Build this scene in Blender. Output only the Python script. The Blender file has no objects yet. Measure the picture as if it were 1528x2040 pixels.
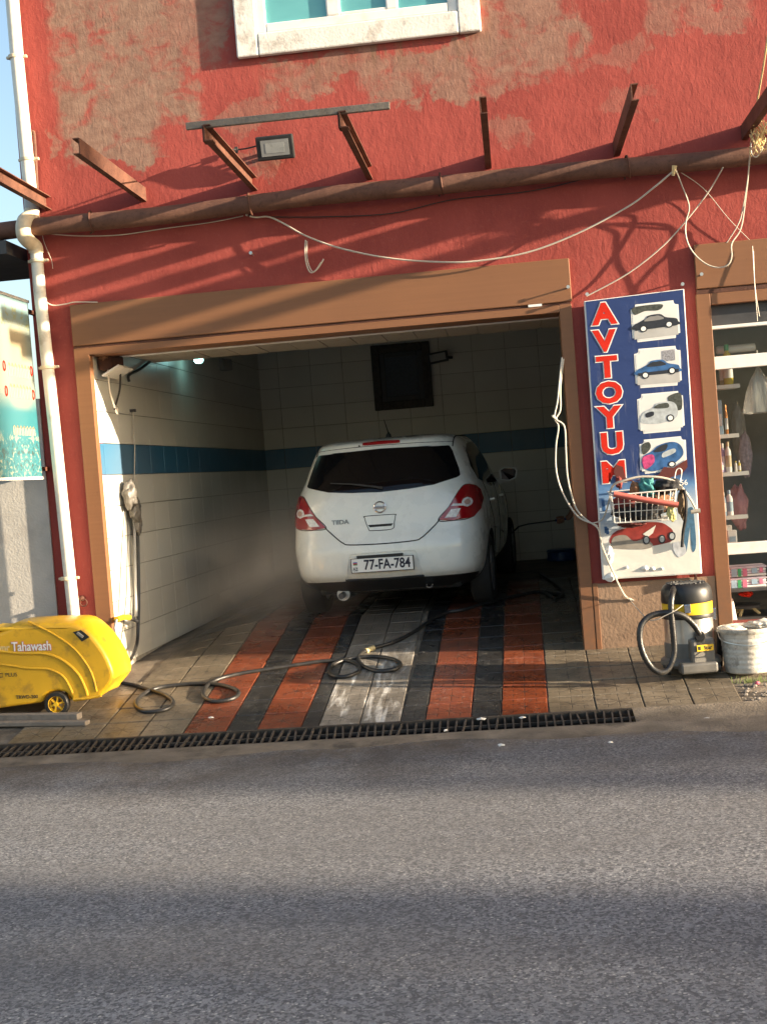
import bpy, bmesh, math, random
from mathutils import Vector, Matrix
from mathutils.bvhtree import BVHTree
random.seed(7)
SC = bpy.context.scene
COL = SC.collection
R = math.radians

# ------------------------------------------------------------------ camera
FPX, PCX, PCY = 2550.0, 764.0, 1020.0            # focal length and centre in photo pixels
_d = Vector(((1024-PCX)/FPX, (PCY-926)/FPX, -1.0)).normalized()
_x = Vector((1, .075, 0)); _x.z = -(_x.x*_d.x+_x.y*_d.y)/_d.z; _x.normalize()
_z = _x.cross(_d)
CAMROT = Matrix((_x, _d, _z))                    # camera -> world
CAMPOS = Vector((0, -9.6, 1.40))
cd = bpy.data.cameras.new('camera'); cam = bpy.data.objects.new('camera', cd); COL.objects.link(cam)
cam.matrix_world = Matrix.Translation(CAMPOS) @ CAMROT.to_4x4()
cd.sensor_fit = 'VERTICAL'; cd.sensor_height = 24.0; cd.lens = FPX/2040*24.0
cd.clip_start = .05; cd.clip_end = 600
SC.camera = cam

# ------------------------------------------------------------------ light
SUN_TRAVEL = Vector((-1, .18, -.193)).normalized()
w = bpy.data.worlds.new('World'); SC.world = w; w.use_nodes = True
nt = w.node_tree; bg = nt.nodes['Background']
sky = nt.nodes.new('ShaderNodeTexSky'); sky.sky_type = 'NISHITA'; sky.sun_disc = False
sky.sun_elevation = math.asin(-SUN_TRAVEL.z)
sky.sun_rotation = math.atan2(-SUN_TRAVEL.x, -SUN_TRAVEL.y)
sky.air_density = 1.0; sky.dust_density = 2.6; sky.ozone_density = 1.2
nt.links.new(sky.outputs[0], bg.inputs[0]); bg.inputs[1].default_value = .105
sl = bpy.data.lights.new('sun', 'SUN'); sl.energy = 5.0; sl.angle = R(.6); sl.color = (1, .82, .60)
so = bpy.data.objects.new('sun', sl); COL.objects.link(so)
so.rotation_euler = SUN_TRAVEL.to_track_quat('-Z', 'Y').to_euler()
vs = SC.view_settings; vs.view_transform = 'Standard'; vs.look = 'None'; vs.gamma = 1
vs.use_curve_mapping = False; vs.exposure = 1.9
SC.cycles.volume_bounces = 3

# ------------------------------------------------------------------ places
def ray(u, v): return CAMROT @ Vector(((u-PCX)/FPX, (PCY-v)/FPX, -1.0))
def onY(u, v, y=0.0):
    r = ray(u, v); return CAMPOS + r*((y-CAMPOS.y)/r.y)
def onX(u, v, x):
    r = ray(u, v); return CAMPOS + r*((x-CAMPOS.x)/r.x)
def lerp(a, b, t): return a+(b-a)*t
def interp(x, xs, ys):
    if x <= xs[0]: return ys[0]
    for i in range(len(xs)-1):
        if x <= xs[i+1]: return lerp(ys[i], ys[i+1], (x-xs[i])/(xs[i+1]-xs[i]))
    return ys[-1]
def sstep(a, b, x):
    t = max(0, min(1, (x-a)/(b-a))); return t*t*(3-2*t)
def zf(x, y):                                     # height of the ground
    z = interp(y, [-60, -9, -5, -1.9, -1.62, -1.35, 1.4, 7], [-.27, -.25, -.215, -.258, -.253, -.2125, .2, .25])
    if y > 0: z -= interp(y, [0, .5, 1.4, 3, 6], [0, .025, .13, .13, .10])*sstep(-2.3, -3.15, x)
    return z
def onG(u, v, dz=0):
    r = ray(u, v); t = 3.0
    while t < 40:
        p = CAMPOS + r*t
        if p.z < zf(p.x, p.y)+dz: break
        t += .003
    return p

# ------------------------------------------------------------------ object helpers
def tag(o, label=None, cat=None, group=None, kind=None):
    if label: o['label'] = label
    if cat: o['category'] = cat
    if group: o['group'] = group
    if kind: o['kind'] = kind
    return o
def thing(name, label, cat, loc=(0, 0, 0), rz=0, group=None):
    o = bpy.data.objects.new(name, None); COL.objects.link(o); o.empty_display_size = .1
    o.location = loc; o.rotation_euler = (0, 0, rz)
    return tag(o, label, cat, group)
def root_of(o):
    p = Vector((0, 0, 0))
    while o is not None: p = p+o.location; o = o.parent
    return p
class MB:
    def __init__(s): s.v = []; s.f = []
    def add(s, vs, fs):
        n = len(s.v); s.v += [Vector(p) for p in vs]; s.f += [tuple(i+n for i in f) for f in fs]; return s
    def box(s, a, b):
        x0, y0, z0 = a; x1, y1, z1 = b
        return s.add([(x0,y0,z0),(x1,y0,z0),(x1,y1,z0),(x0,y1,z0),(x0,y0,z1),(x1,y0,z1),(x1,y1,z1),(x0,y1,z1)],
              [(0,3,2,1),(4,5,6,7),(0,1,5,4),(1,2,6,5),(2,3,7,6),(3,0,4,7)])
    def obox(s, c, ax, h):                        # oriented box: centre, three axes, half sizes
        c = Vector(c); a = [Vector(k).normalized()*hh for k, hh in zip(ax, h)]
        P = [c+a[0]*i+a[1]*j+a[2]*k for k in (-1,1) for j in (-1,1) for i in (-1,1)]
        return s.add(P, [(0,2,3,1),(4,5,7,6),(0,1,5,4),(1,3,7,5),(3,2,6,7),(2,0,4,6)])
    def bar(s, p, q, wd, ht, up=(0,0,1)):
        p = Vector(p); q = Vector(q); d = (q-p); L = d.length; d.normalize()
        sd = d.cross(Vector(up)).normalized(); u = sd.cross(d)
        return s.obox((p+q)/2, (d, sd, u), (L/2, wd/2, ht/2))
    def tube(s, pts, r, n=8, caps=True, closed=False):
        pts = [Vector(p) for p in pts]; m = len(pts); rs = r if isinstance(r, (list, tuple)) else [r]*m
        up = None; base = len(s.v); rings = []
        for i, p in enumerate(pts):
            a = pts[(i-1) % m] if (closed or i > 0) else p; b = pts[(i+1) % m] if (closed or i < m-1) else p
            d = (b-a).normalized() if (b-a).length > 1e-9 else Vector((0,0,1))
            if up is None:
                up = Vector((0,0,1)) if abs(d.z) < .9 else Vector((1,0,0))
            sd = d.cross(up); 
            if sd.length < 1e-5: sd = d.orthogonal()
            sd.normalize(); up = sd.cross(d).normalized()
            rings.append([p+(sd*math.cos(2*math.pi*k/n)+up*math.sin(2*math.pi*k/n))*rs[i] for k in range(n)])
        for rg in rings: s.v += rg
        for i in range(m if closed else m-1):
            j = (i+1) % m
            for k in range(n):
                s.f.append((base+i*n+k, base+i*n+(k+1)%n, base+j*n+(k+1)%n, base+j*n+k))
        if caps and not closed:
            s.f.append(tuple(base+k for k in range(n))[::-1]); s.f.append(tuple(base+(m-1)*n+k for k in range(n)))
        return s
    def lathe(s, prof, n=24, c=(0,0,0), axis='z', caps=True):
        c = Vector(c); base = len(s.v)
        for r, h in prof:
            for k in range(n):
                a = 2*math.pi*k/n; x, y = r*math.cos(a), r*math.sin(a)
                s.v.append(c+(Vector((x,y,h)) if axis == 'z' else Vector((x,h,y)) if axis == 'y' else Vector((h,x,y))))
        for i in range(len(prof)-1):
            for k in range(n): s.f.append((base+i*n+k, base+i*n+(k+1)%n, base+(i+1)*n+(k+1)%n, base+(i+1)*n+k))
        if caps:
            s.f.append(tuple(base+k for k in range(n))[::-1]); s.f.append(tuple(base+(len(prof)-1)*n+k for k in range(n)))
        return s
    def prism(s, poly, fn0, fn1):                 # poly: 2D points, fn0/fn1 map (a,b)->3D for the two ends
        n = len(poly); A = [fn0(*p) for p in poly]; B = [fn1(*p) for p in poly]
        return s.add(A+B, [tuple(range(n))[::-1], tuple(range(n, 2*n))]+[(i, (i+1)%n, n+(i+1)%n, n+i) for i in range(n)])
    def build(s, name, m, parent=None, smooth=False, bevel=0, local=False, seg=2, ang=None):
        me = bpy.data.meshes.new(name); off = Vector((0,0,0)) if (local or parent is None) else root_of(parent)
        me.from_pydata([p-off for p in s.v], [], s.f); me.update()
        bm = bmesh.new(); bm.from_mesh(me); bmesh.ops.recalc_face_normals(bm, faces=bm.faces); bm.to_mesh(me); bm.free()
        return obj(name, me, m, parent, smooth, bevel, seg, ang)
def obj(name, me, m, parent=None, smooth=False, bevel=0, seg=2, ang=None):
    o = bpy.data.objects.new(name, me); COL.objects.link(o)
    if m is not None:
        me.materials.clear(); me.materials.append(m)
    if parent is not None: o.parent = parent
    if smooth:
        me.polygons.foreach_set('use_smooth', [True]*len(me.polygons))
        if smooth != 'all': 
            try: me.set_sharp_from_angle(angle=R(ang or 38))
            except Exception: pass
    if bevel:
        b = o.modifiers.new('bevel', 'BEVEL'); b.width = bevel; b.segments = seg; b.limit_method = 'ANGLE'; b.angle_limit = R(40)
    return o
def spline(pts, k=6, closed=False):
    P = [Vector(p) for p in pts]; n = len(P); out = []
    for i in range(n if closed else n-1):
        if closed: a, b, c, d = P[(i-1)%n], P[i], P[(i+1)%n], P[(i+2)%n]
        else: a, b, c, d = P[max(i-1,0)], P[i], P[i+1], P[min(i+2,n-1)]
        for j in range(k):
            t = j/k
            out.append(.5*((2*b)+(c-a)*t+(2*a-5*b+4*c-d)*t*t+(3*b-a-3*c+d)*t**3))
    if not closed: out.append(P[-1])
    return out
def clone(o, parent=None):
    c = o.copy(); COL.objects.link(c)
    if parent is not None: c.parent = parent
    for ch in o.children: clone(ch, c)
    return c
def text(name, s, size, m, parent, loc, rot=(R(90), 0, 0), extrude=.001, bold=0, sx=1.0, align='CENTER'):
    cu = bpy.data.curves.new('letters', 'FONT'); cu.body = s; cu.size = size; cu.extrude = extrude; cu.offset = bold
    cu.align_x = align; cu.align_y = 'CENTER'; cu.resolution_u = 3
    t = bpy.data.objects.new('letters', cu); COL.objects.link(t)
    dg = bpy.context.evaluated_depsgraph_get()
    me = bpy.data.meshes.new_from_object(t.evaluated_get(dg))
    bpy.data.objects.remove(t); bpy.data.curves.remove(cu)
    me.name = name
    for v in me.vertices: v.co.x *= sx
    o = obj(name, me, m, parent); o.location = Vector(loc)-(root_of(parent) if parent else Vector((0,0,0))); o.rotation_euler = rot
    return o

# ------------------------------------------------------------------ materials
class NB:
    def __init__(s, name):
        s.m = bpy.data.materials.new(name); s.m.use_nodes = True; s.t = s.m.node_tree
        s.b = s.t.nodes['Principled BSDF']; s._pos = None
    def n(s, kind, **kw):
        nd = s.t.nodes.new(kind)
        for k, v in kw.items(): setattr(nd, k, v)
        return nd
    def put(s, sock, val):
        if isinstance(val, bpy.types.NodeSocket): s.t.links.new(val, sock)
        elif isinstance(val, (tuple, list)) and len(val) == 3 and sock.type == 'RGBA': sock.default_value = (*val, 1)
        else: sock.default_value = val
    def pos(s):
        if s._pos is None: s._pos = s.n('ShaderNodeNewGeometry').outputs['Position']
        return s._pos
    def objc(s): return s.n('ShaderNodeTexCoord').outputs['Object']
    def rnd(s): return s.n('ShaderNodeObjectInfo').outputs['Random']
    def scale(s, v, sc, loc=(0,0,0), rot=(0,0,0)):
        mp = s.n('ShaderNodeMapping'); s.put(mp.inputs[0], v); mp.inputs[1].default_value = loc; mp.inputs[2].default_value = rot; mp.inputs[3].default_value = sc
        return mp.outputs[0]
    def noise(s, v, sc, det=4, rough=.55, dist=0, col=False):
        nd = s.n('ShaderNodeTexNoise'); s.put(nd.inputs['Vector'], v); nd.inputs['Scale'].default_value = sc
        nd.inputs['Detail'].default_value = det; nd.inputs['Roughness'].default_value = rough; nd.inputs['Distortion'].default_value = dist
        return nd.outputs['Color' if col else 'Fac']
    def vor(s, v, sc, out='Distance', feat='F1'):
        nd = s.n('ShaderNodeTexVoronoi', feature=feat); s.put(nd.inputs['Vector'], v); nd.inputs['Scale'].default_value = sc
        return nd.outputs[out]
    def m1(s, op, a, b=0.0, c=None):
        nd = s.n('ShaderNodeMath', operation=op); s.put(nd.inputs[0], a); s.put(nd.inputs[1], b)
        if c is not None: s.put(nd.inputs[2], c)
        return nd.outputs[0]
    def step(s, x, a, b):
        nd = s.n('ShaderNodeMapRange', interpolation_type='SMOOTHSTEP'); s.put(nd.inputs[0], x)
        nd.inputs[1].default_value = a; nd.inputs[2].default_value = b; nd.inputs[3].default_value = 0; nd.inputs[4].default_value = 1
        return nd.outputs[0]
    def rng(s, x, a, b, c, d):
        nd = s.n('ShaderNodeMapRange'); s.put(nd.inputs[0], x)
        for i, v in enumerate((a, b, c, d)): nd.inputs[i+1].default_value = v
        return nd.outputs[0]
    def mix(s, f, a, b, blend='MIX'):
        nd = s.n('ShaderNodeMix', data_type='RGBA', blend_type=blend); s.put(nd.inputs[0], f); s.put(nd.inputs[6], a); s.put(nd.inputs[7], b)
        return nd.outputs[2]
    def sep(s, v):
        nd = s.n('ShaderNodeSeparateXYZ'); s.put(nd.inputs[0], v); return nd.outputs
    def comb(s, x, y, z):
        nd = s.n('ShaderNodeCombineXYZ'); s.put(nd.inputs[0], x); s.put(nd.inputs[1], y); s.put(nd.inputs[2], z); return nd.outputs[0]
    def vadd(s, a, b):
        nd = s.n('ShaderNodeVectorMath', operation='ADD'); s.put(nd.inputs[0], a); s.put(nd.inputs[1], b); return nd.outputs[0]
    def vmul(s, a, k):
        nd = s.n('ShaderNodeVectorMath', operation='SCALE'); s.put(nd.inputs[0], a); nd.inputs[3].default_value = k; return nd.outputs[0]
    def bump(s, h, st=.3, dist=.01, nrm=None):
        nd = s.n('ShaderNodeBump'); s.put(nd.inputs['Height'], h); nd.inputs['Strength'].default_value = st; nd.inputs['Distance'].default_value = dist
        if nrm is not None: s.put(nd.inputs['Normal'], nrm)
        return nd.outputs[0]
    def out(s, col=None, rough=None, nrm=None, metal=None, spec=None, **kw):
        b = s.b
        if col is not None: s.put(b.inputs['Base Color'], col)
        if rough is not None: s.put(b.inputs['Roughness'], rough)
        if nrm is not None: s.put(b.inputs['Normal'], nrm)
        if metal is not None: s.put(b.inputs['Metallic'], metal)
        if spec is not None: s.put(b.inputs['Specular IOR Level'], spec)
        for k, v in kw.items(): s.put(b.inputs[k.replace('_', ' ')], v)
        return s.m
def M(name, col, rough=.5, var=.15, sc=8, bump=0, bsc=60, metal=0, spec=.5, dirt=None, dsc=5, damt=.5, **kw):
    b = NB(name); v = b.objc(); nz = b.noise(v, sc, 5)
    c = b.mix(b.rng(nz, .3, .7, 0, 1), tuple(k*(1-var) for k in col), tuple(min(1, k*(1+var)) for k in col))
    if dirt is not None:
        c = b.mix(b.m1('MULTIPLY', b.step(b.noise(v, dsc, 6, .65), .5, .7), damt), c, dirt)
    nr = b.bump(b.noise(v, bsc, 4), bump, .01) if bump else None
    rg = b.rng(nz, .3, .7, max(.02, rough*.85), min(1, rough*1.15))
    return b.out(c, rg, nr, metal, spec, **kw)

def facade_mat():
    b = NB('red_plaster'); p = b.pos(); s = b.sep(p); x, z = s[0], s[2]
    n1 = b.noise(p, 3.0, 6, .65, col=True)
    wx = b.m1('ADD', x, b.m1('MULTIPLY', b.m1('SUBTRACT', b.sep(n1)[0], .5), .8))
    wz = b.m1('ADD', z, b.m1('MULTIPLY', b.m1('SUBTRACT', b.sep(n1)[1], .5), .8))
    tot = None
    for cx, cz, rx, rz, k in [(-2.78,5.0,.45,.36,1),(-2.72,4.50,.48,.30,1),(-2.80,4.12,.36,.17,1),(-2.12,4.92,.26,.30,.85),(-2.35,5.2,.5,.2,.85),(-1.15,4.40,.5,.13,.75),(-.45,4.34,.42,.17,.85),(.32,4.72,.36,.42,.85),(.22,4.35,.26,.22,.7),(1.55,4.55,.36,.12,.6),(1.12,4.80,.22,.10,.6),(.95,4.35,.22,.12,.4),(-1.78,4.22,.30,.10,.5),(-3.32,4.1,.08,.12,.6),(-1.72,3.85,.14,.1,.6),(.12,3.87,.15,.08,.45),(1.0,3.95,.18,.08,.3)]:
        dx = b.m1('DIVIDE', b.m1('SUBTRACT', wx, cx), rx); dz = b.m1('DIVIDE', b.m1('SUBTRACT', wz, cz), rz)
        d = b.m1('MAXIMUM', b.m1('ABSOLUTE', dx), b.m1('ABSOLUTE', dz)) if rx > .3 else b.m1('SQRT', b.m1('ADD', b.m1('MULTIPLY', dx, dx), b.m1('MULTIPLY', dz, dz)))
        mk = b.m1('MULTIPLY', b.step(d, 1.18, .86), k)
        tot = mk if tot is None else b.m1('MAXIMUM', tot, mk)
    fine = b.noise(b.scale(p, (24, 24, 11)), 1, 5, .65, .5)
    tot = b.m1('MULTIPLY', tot, b.step(b.m1('ADD', b.noise(b.scale(p, (4, 4, 5.5), rot=(0, .6, 0)), 1, 6, .62, .8), b.m1('MULTIPLY', fine, .12)), .34, .58))
    red = b.mix(b.step(b.noise(p, 1.6, 5), .3, .7), (.255,.049,.040), (.33,.067,.054))
    red = b.mix(b.m1('MULTIPLY', b.step(b.noise(p, 30, 4, .7), .52, .75), .35), red, (.38,.12,.09))
    plaster = b.mix(b.step(b.noise(b.scale(p, (6, 6, 14), rot=(0, .5, 0)), 1, 6, .7), .3, .7), (.215,.122,.090), (.285,.178,.132))
    c = b.mix(tot, red, plaster)
    # grime streak under the window and at the foot of the walls
    gx = b.noise(b.scale(p, (14, 14, 2)), 1, 5, .7)
    g = b.m1('MULTIPLY', b.m1('MULTIPLY', b.step(z, 4.25, 4.6), b.step(b.m1('ABSOLUTE', b.m1('ADD', x, .75)), 1.2, .6)), b.step(gx, .45, .65))
    c = b.mix(b.m1('MULTIPLY', g, .65), c, (.17,.10,.06))
    g2 = b.m1('MULTIPLY', b.step(z, .7, 0), b.step(gx, .35, .65)); c = b.mix(b.m1('MULTIPLY', g2, .5), c, (.16,.07,.05))
    h = b.m1('ADD', b.m1('MULTIPLY', fine, .8), b.m1('MULTIPLY', b.noise(p, 70, 4, .6), .35)); h = b.m1('ADD', h, b.m1('MULTIPLY', b.noise(p, 5, 3), 1.2))
    return b.out(c, .85, b.bump(h, .42, .011), spec=.25)
def asphalt_mat():
    b = NB('asphalt'); p = b.pos(); y = b.sep(p)[1]
    vc = b.sep(b.vor(p, 100, 'Color')); cell = vc[0]; v2 = b.vor(p, 100)
    nz = b.noise(p, 220, 3, .75); big = b.noise(b.scale(p, (.5, 1.6, 1)), 1, 5); mid = b.noise(p, 12, 5, .7)
    c = b.mix(b.step(cell, .05, .95), (.072,.076,.084), (.262,.266,.274))
    c = b.mix(b.m1('MULTIPLY', b.step(nz, .48, .75), .75), c, (.046,.049,.055))
    c = b.mix(b.m1('MULTIPLY', b.step(vc[1], .94, .97), b.step(v2, .75, .3)), c, (.46,.45,.42))
    c = b.mix(b.rng(big, .35, .65, 0, .4), c, (.132,.128,.124)); c = b.mix(b.m1('MULTIPLY', b.step(mid, .52, .72), .4), c, (.075,.073,.074))
    dust = b.m1('MULTIPLY', b.step(b.m1('ADD', y, b.m1('MULTIPLY', b.noise(p, 3, 5), .5)), -2.05, -1.5), b.rng(b.noise(p, 9, 5, .7), .35, .6, .1, .9))
    c = b.mix(dust, c, (.15,.12,.09))
    xs_ = b.sep(p)[0]
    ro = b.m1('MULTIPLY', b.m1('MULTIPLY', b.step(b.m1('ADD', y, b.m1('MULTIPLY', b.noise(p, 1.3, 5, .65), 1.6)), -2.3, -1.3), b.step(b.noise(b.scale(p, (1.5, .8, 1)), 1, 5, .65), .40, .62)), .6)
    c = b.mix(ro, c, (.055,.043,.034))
    tr = b.m1('MULTIPLY', b.step(b.m1('ABSOLUTE', b.m1('ADD', y, b.m1('ADD', 5.1, b.m1('MULTIPLY', b.noise(b.scale(p, (.25, 1, 1)), 1, 3), .5)))), .28, .05), .22); c = b.mix(tr, c, (.07,.068,.07))
    h = b.m1('ADD', b.m1('MULTIPLY', nz, .9), b.m1('MULTIPLY', cell, .8))
    return b.out(c, b.rng(nz, .3, .7, .55, .9), b.bump(h, .5, .006), spec=.35)
def tile_mat(name, c0, c1, wet=.5, foam=0, joint=(.03,.028,.025), star=1):
    b = NB(name); o = b.objc(); p = b.pos(); s = b.sep(o); x, y = s[0], s[1]
    # star in the middle of each paver and short hooked grooves round it
    r = b.m1('SQRT', b.m1('ADD', b.m1('MULTIPLY', x, x), b.m1('MULTIPLY', y, y)))
    ang = b.m1('ARCTAN2', y, x)
    ray_ = b.m1('MULTIPLY', b.m1('ABSOLUTE', b.m1('SINE', b.m1('MULTIPLY', ang, 4))), r)
    sg = b.m1('MULTIPLY', b.step(ray_, .018, .006), b.step(r, .085, .07))
    fx = b.m1('ABSOLUTE', b.m1('SUBTRACT', b.m1('FRACT', b.m1('ADD', b.m1('MULTIPLY', x, 13.1), 40.5)), .5))
    fy = b.m1('ABSOLUTE', b.m1('SUBTRACT', b.m1('FRACT', b.m1('ADD', b.m1('MULTIPLY', y, 9.85), 40.0)), .5))
    fy2 = b.m1('FRACT', b.m1('ADD', b.m1('MULTIPLY', y, 9.85), 40.0))
    gy = b.m1('MULTIPLY', b.step(fy, .055, .02), b.step(fx, .42, .40)); gx = b.m1('MULTIPLY', b.step(fx, .045, .015), b.step(fy2, .62, .56))
    grid = b.m1('MULTIPLY', b.m1('MAXIMUM', gx, gy), b.step(r, .075, .09))
    gr = b.m1('MULTIPLY', b.m1('MAXIMUM', sg, grid), star)
    nz = b.noise(p, 14, 6, .65); rn = b.rnd()
    c = b.mix(b.rng(nz, .3, .7, 0, 1), c0, c1)
    c = b.mix(b.rng(rn, 0, 1, 0, .35), c, tuple(k*.6 for k in c0))
    c = b.mix(b.m1('MULTIPLY', gr, .75), c, joint)
    c = b.mix(b.m1('MULTIPLY', b.step(b.noise(p, 5, 6, .7), .52, .7), .45), c, (.035,.03,.026))
    # lime and dried suds
    lm = b.m1('MULTIPLY', b.step(b.noise(b.scale(p, (1, 1, 1)), 28, 6, .75, 1.2), .58, .70), b.step(b.noise(p, 2.3, 4), .42, .60))
    c = b.mix(b.m1('MULTIPLY', lm, .75), c, (.50,.46,.40))
    sk = b.m1('MULTIPLY', b.step(b.noise(p, 75, 2, .6), .64, .72), b.step(b.noise(p, 3.5, 4), .45, .6)); c = b.mix(b.m1('MULTIPLY', sk, .6), c, (.45,.42,.37))  # finer lime specks that also paint in the sparkle of wet pavers
    if foam:
        st = b.step(b.noise(b.scale(p, (16, 2.2, 2.2)), 1, 5, .65, .6), .5, .68)
        fp = b.m1('MULTIPLY', b.m1('MULTIPLY', st, b.step(b.sep(p)[1], .9, -.4)), foam)
        c = b.mix(fp, c, (.62,.60,.56))
    soak_shade = b.step(b.m1('ADD', b.sep(p)[1], b.m1('MULTIPLY', b.m1('SUBTRACT', b.noise(p, 1.6, 5, .65), .5), 2.2)), .0, 1.1)  # darker into the bay: wet floor plus deep shadow put into the colour
    c = b.mix(b.m1('MULTIPLY', soak_shade, .55), c, tuple(k*.32 for k in c0))
    c = b.mix(b.m1('MULTIPLY', b.step(b.noise(p, 3.1, 6, .7, .6), .50, .66), .5), c, tuple(k*.42 for k in c0))
    puddle = b.noise(p, 1.7, 4, .6)
    rg = b.rng(b.m1('ADD', puddle, b.m1('MULTIPLY', nz, .3)), .42, .80, max(.06, .64-wet*.72), .78-wet*.35)
    h = b.m1('SUBTRACT', b.m1('MULTIPLY', b.noise(p, 90, 4, .6), .35), b.m1('MULTIPLY', gr, 1.0))
    h = b.m1('ADD', h, b.m1('MULTIPLY', b.noise(p, 12, 3), .5))
    return b.out(c, rg, b.bump(h, .55, .006), spec=.5)
def glaze_mat(name, c0, c1):
    b = NB(name); p = b.pos(); o = b.objc(); z = b.sep(p)[2]
    rn = b.rnd()
    c = b.mix(b.rng(rn, 0, 1, 0, 1), c0, c1)
    st = b.step(b.noise(b.scale(p, (1.2, .5, .7)), 1, 3, .5), .4, .7)
    c = b.mix(b.m1('MULTIPLY', st, .2), c, (.34,.31,.25))
    gm = b.m1('MULTIPLY', b.step(z, 1.0, .1), b.rng(b.noise(b.scale(p, (3, .6, 3)), 1, 4), .3, .7, .1, .6)); c = b.mix(gm, c, (.33,.29,.23))
    return b.out(c, .36, None, spec=.4)
def rust_mat(name, c0, c1, c2=(.10,.035,.018)):
    b = NB(name); o = b.pos()
    c = b.mix(b.step(b.noise(o, 5, 6, .7), .35, .65), c0, c1)
    c = b.mix(b.m1('MULTIPLY', b.step(b.noise(o, 22, 6, .7), .5, .7), .7), c, c2)
    return b.out(c, .7, b.bump(b.noise(o, 60, 4, .7), .4, .006), spec=.3)
def brown_panel_mat():
    b = NB('brown_panel'); p = b.pos()
    gr = b.noise(b.scale(p, (1.2, 1.2, 45)), 1, 5, .6); big = b.noise(p, 1.4, 4)
    c = b.mix(b.rng(gr, .3, .7, 0, 1), (.200,.089,.040), (.225,.102,.046))
    c = b.mix(b.rng(big, .35, .65, 0, .3), c, (.165,.076,.038))
    c = b.mix(b.m1('MULTIPLY', b.step(b.noise(p, 24, 6, .75), .62, .74), .5), c, (.09,.035,.02))
    c = b.mix(b.m1('MULTIPLY', b.m1('MULTIPLY', b.step(b.sep(p)[2], .75, -.05), b.step(b.noise(p, 9, 6, .7), .35, .62)), .65), c, (.12,.075,.05))
    return b.out(c, .5, b.bump(b.noise(b.scale(p, (3, 3, 30)), 1, 3), .06, .01), spec=.4)
def thin_glass(name, tint=(.9,.93,.92), refl=1.0, dust=.06):
    b = NB(name); t = b.t
    tr = b.n('ShaderNodeBsdfTransparent'); b.put(tr.inputs[0], tint)
    gl = b.n('ShaderNodeBsdfGlossy'); gl.inputs['Roughness'].default_value = .03
    df = b.n('ShaderNodeBsdfDiffuse'); b.put(df.inputs[0], (.6,.58,.54))
    fr = b.n('ShaderNodeFresnel'); fr.inputs[0].default_value = 1.5
    m1 = b.n('ShaderNodeMixShader'); b.put(m1.inputs[0], b.m1('MULTIPLY', fr.outputs[0], refl)); t.links.new(tr.outputs[0], m1.inputs[1]); t.links.new(gl.outputs[0], m1.inputs[2])
    m2 = b.n('ShaderNodeMixShader'); b.put(m2.inputs[0], b.rng(b.noise(b.pos(), 4, 5), .35, .7, dust*.4, dust*1.6)); t.links.new(m1.outputs[0], m2.inputs[1]); t.links.new(df.outputs[0], m2.inputs[2])
    t.links.new(m2.outputs[0], t.nodes['Material Output'].inputs[0])
    return b.m

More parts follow.
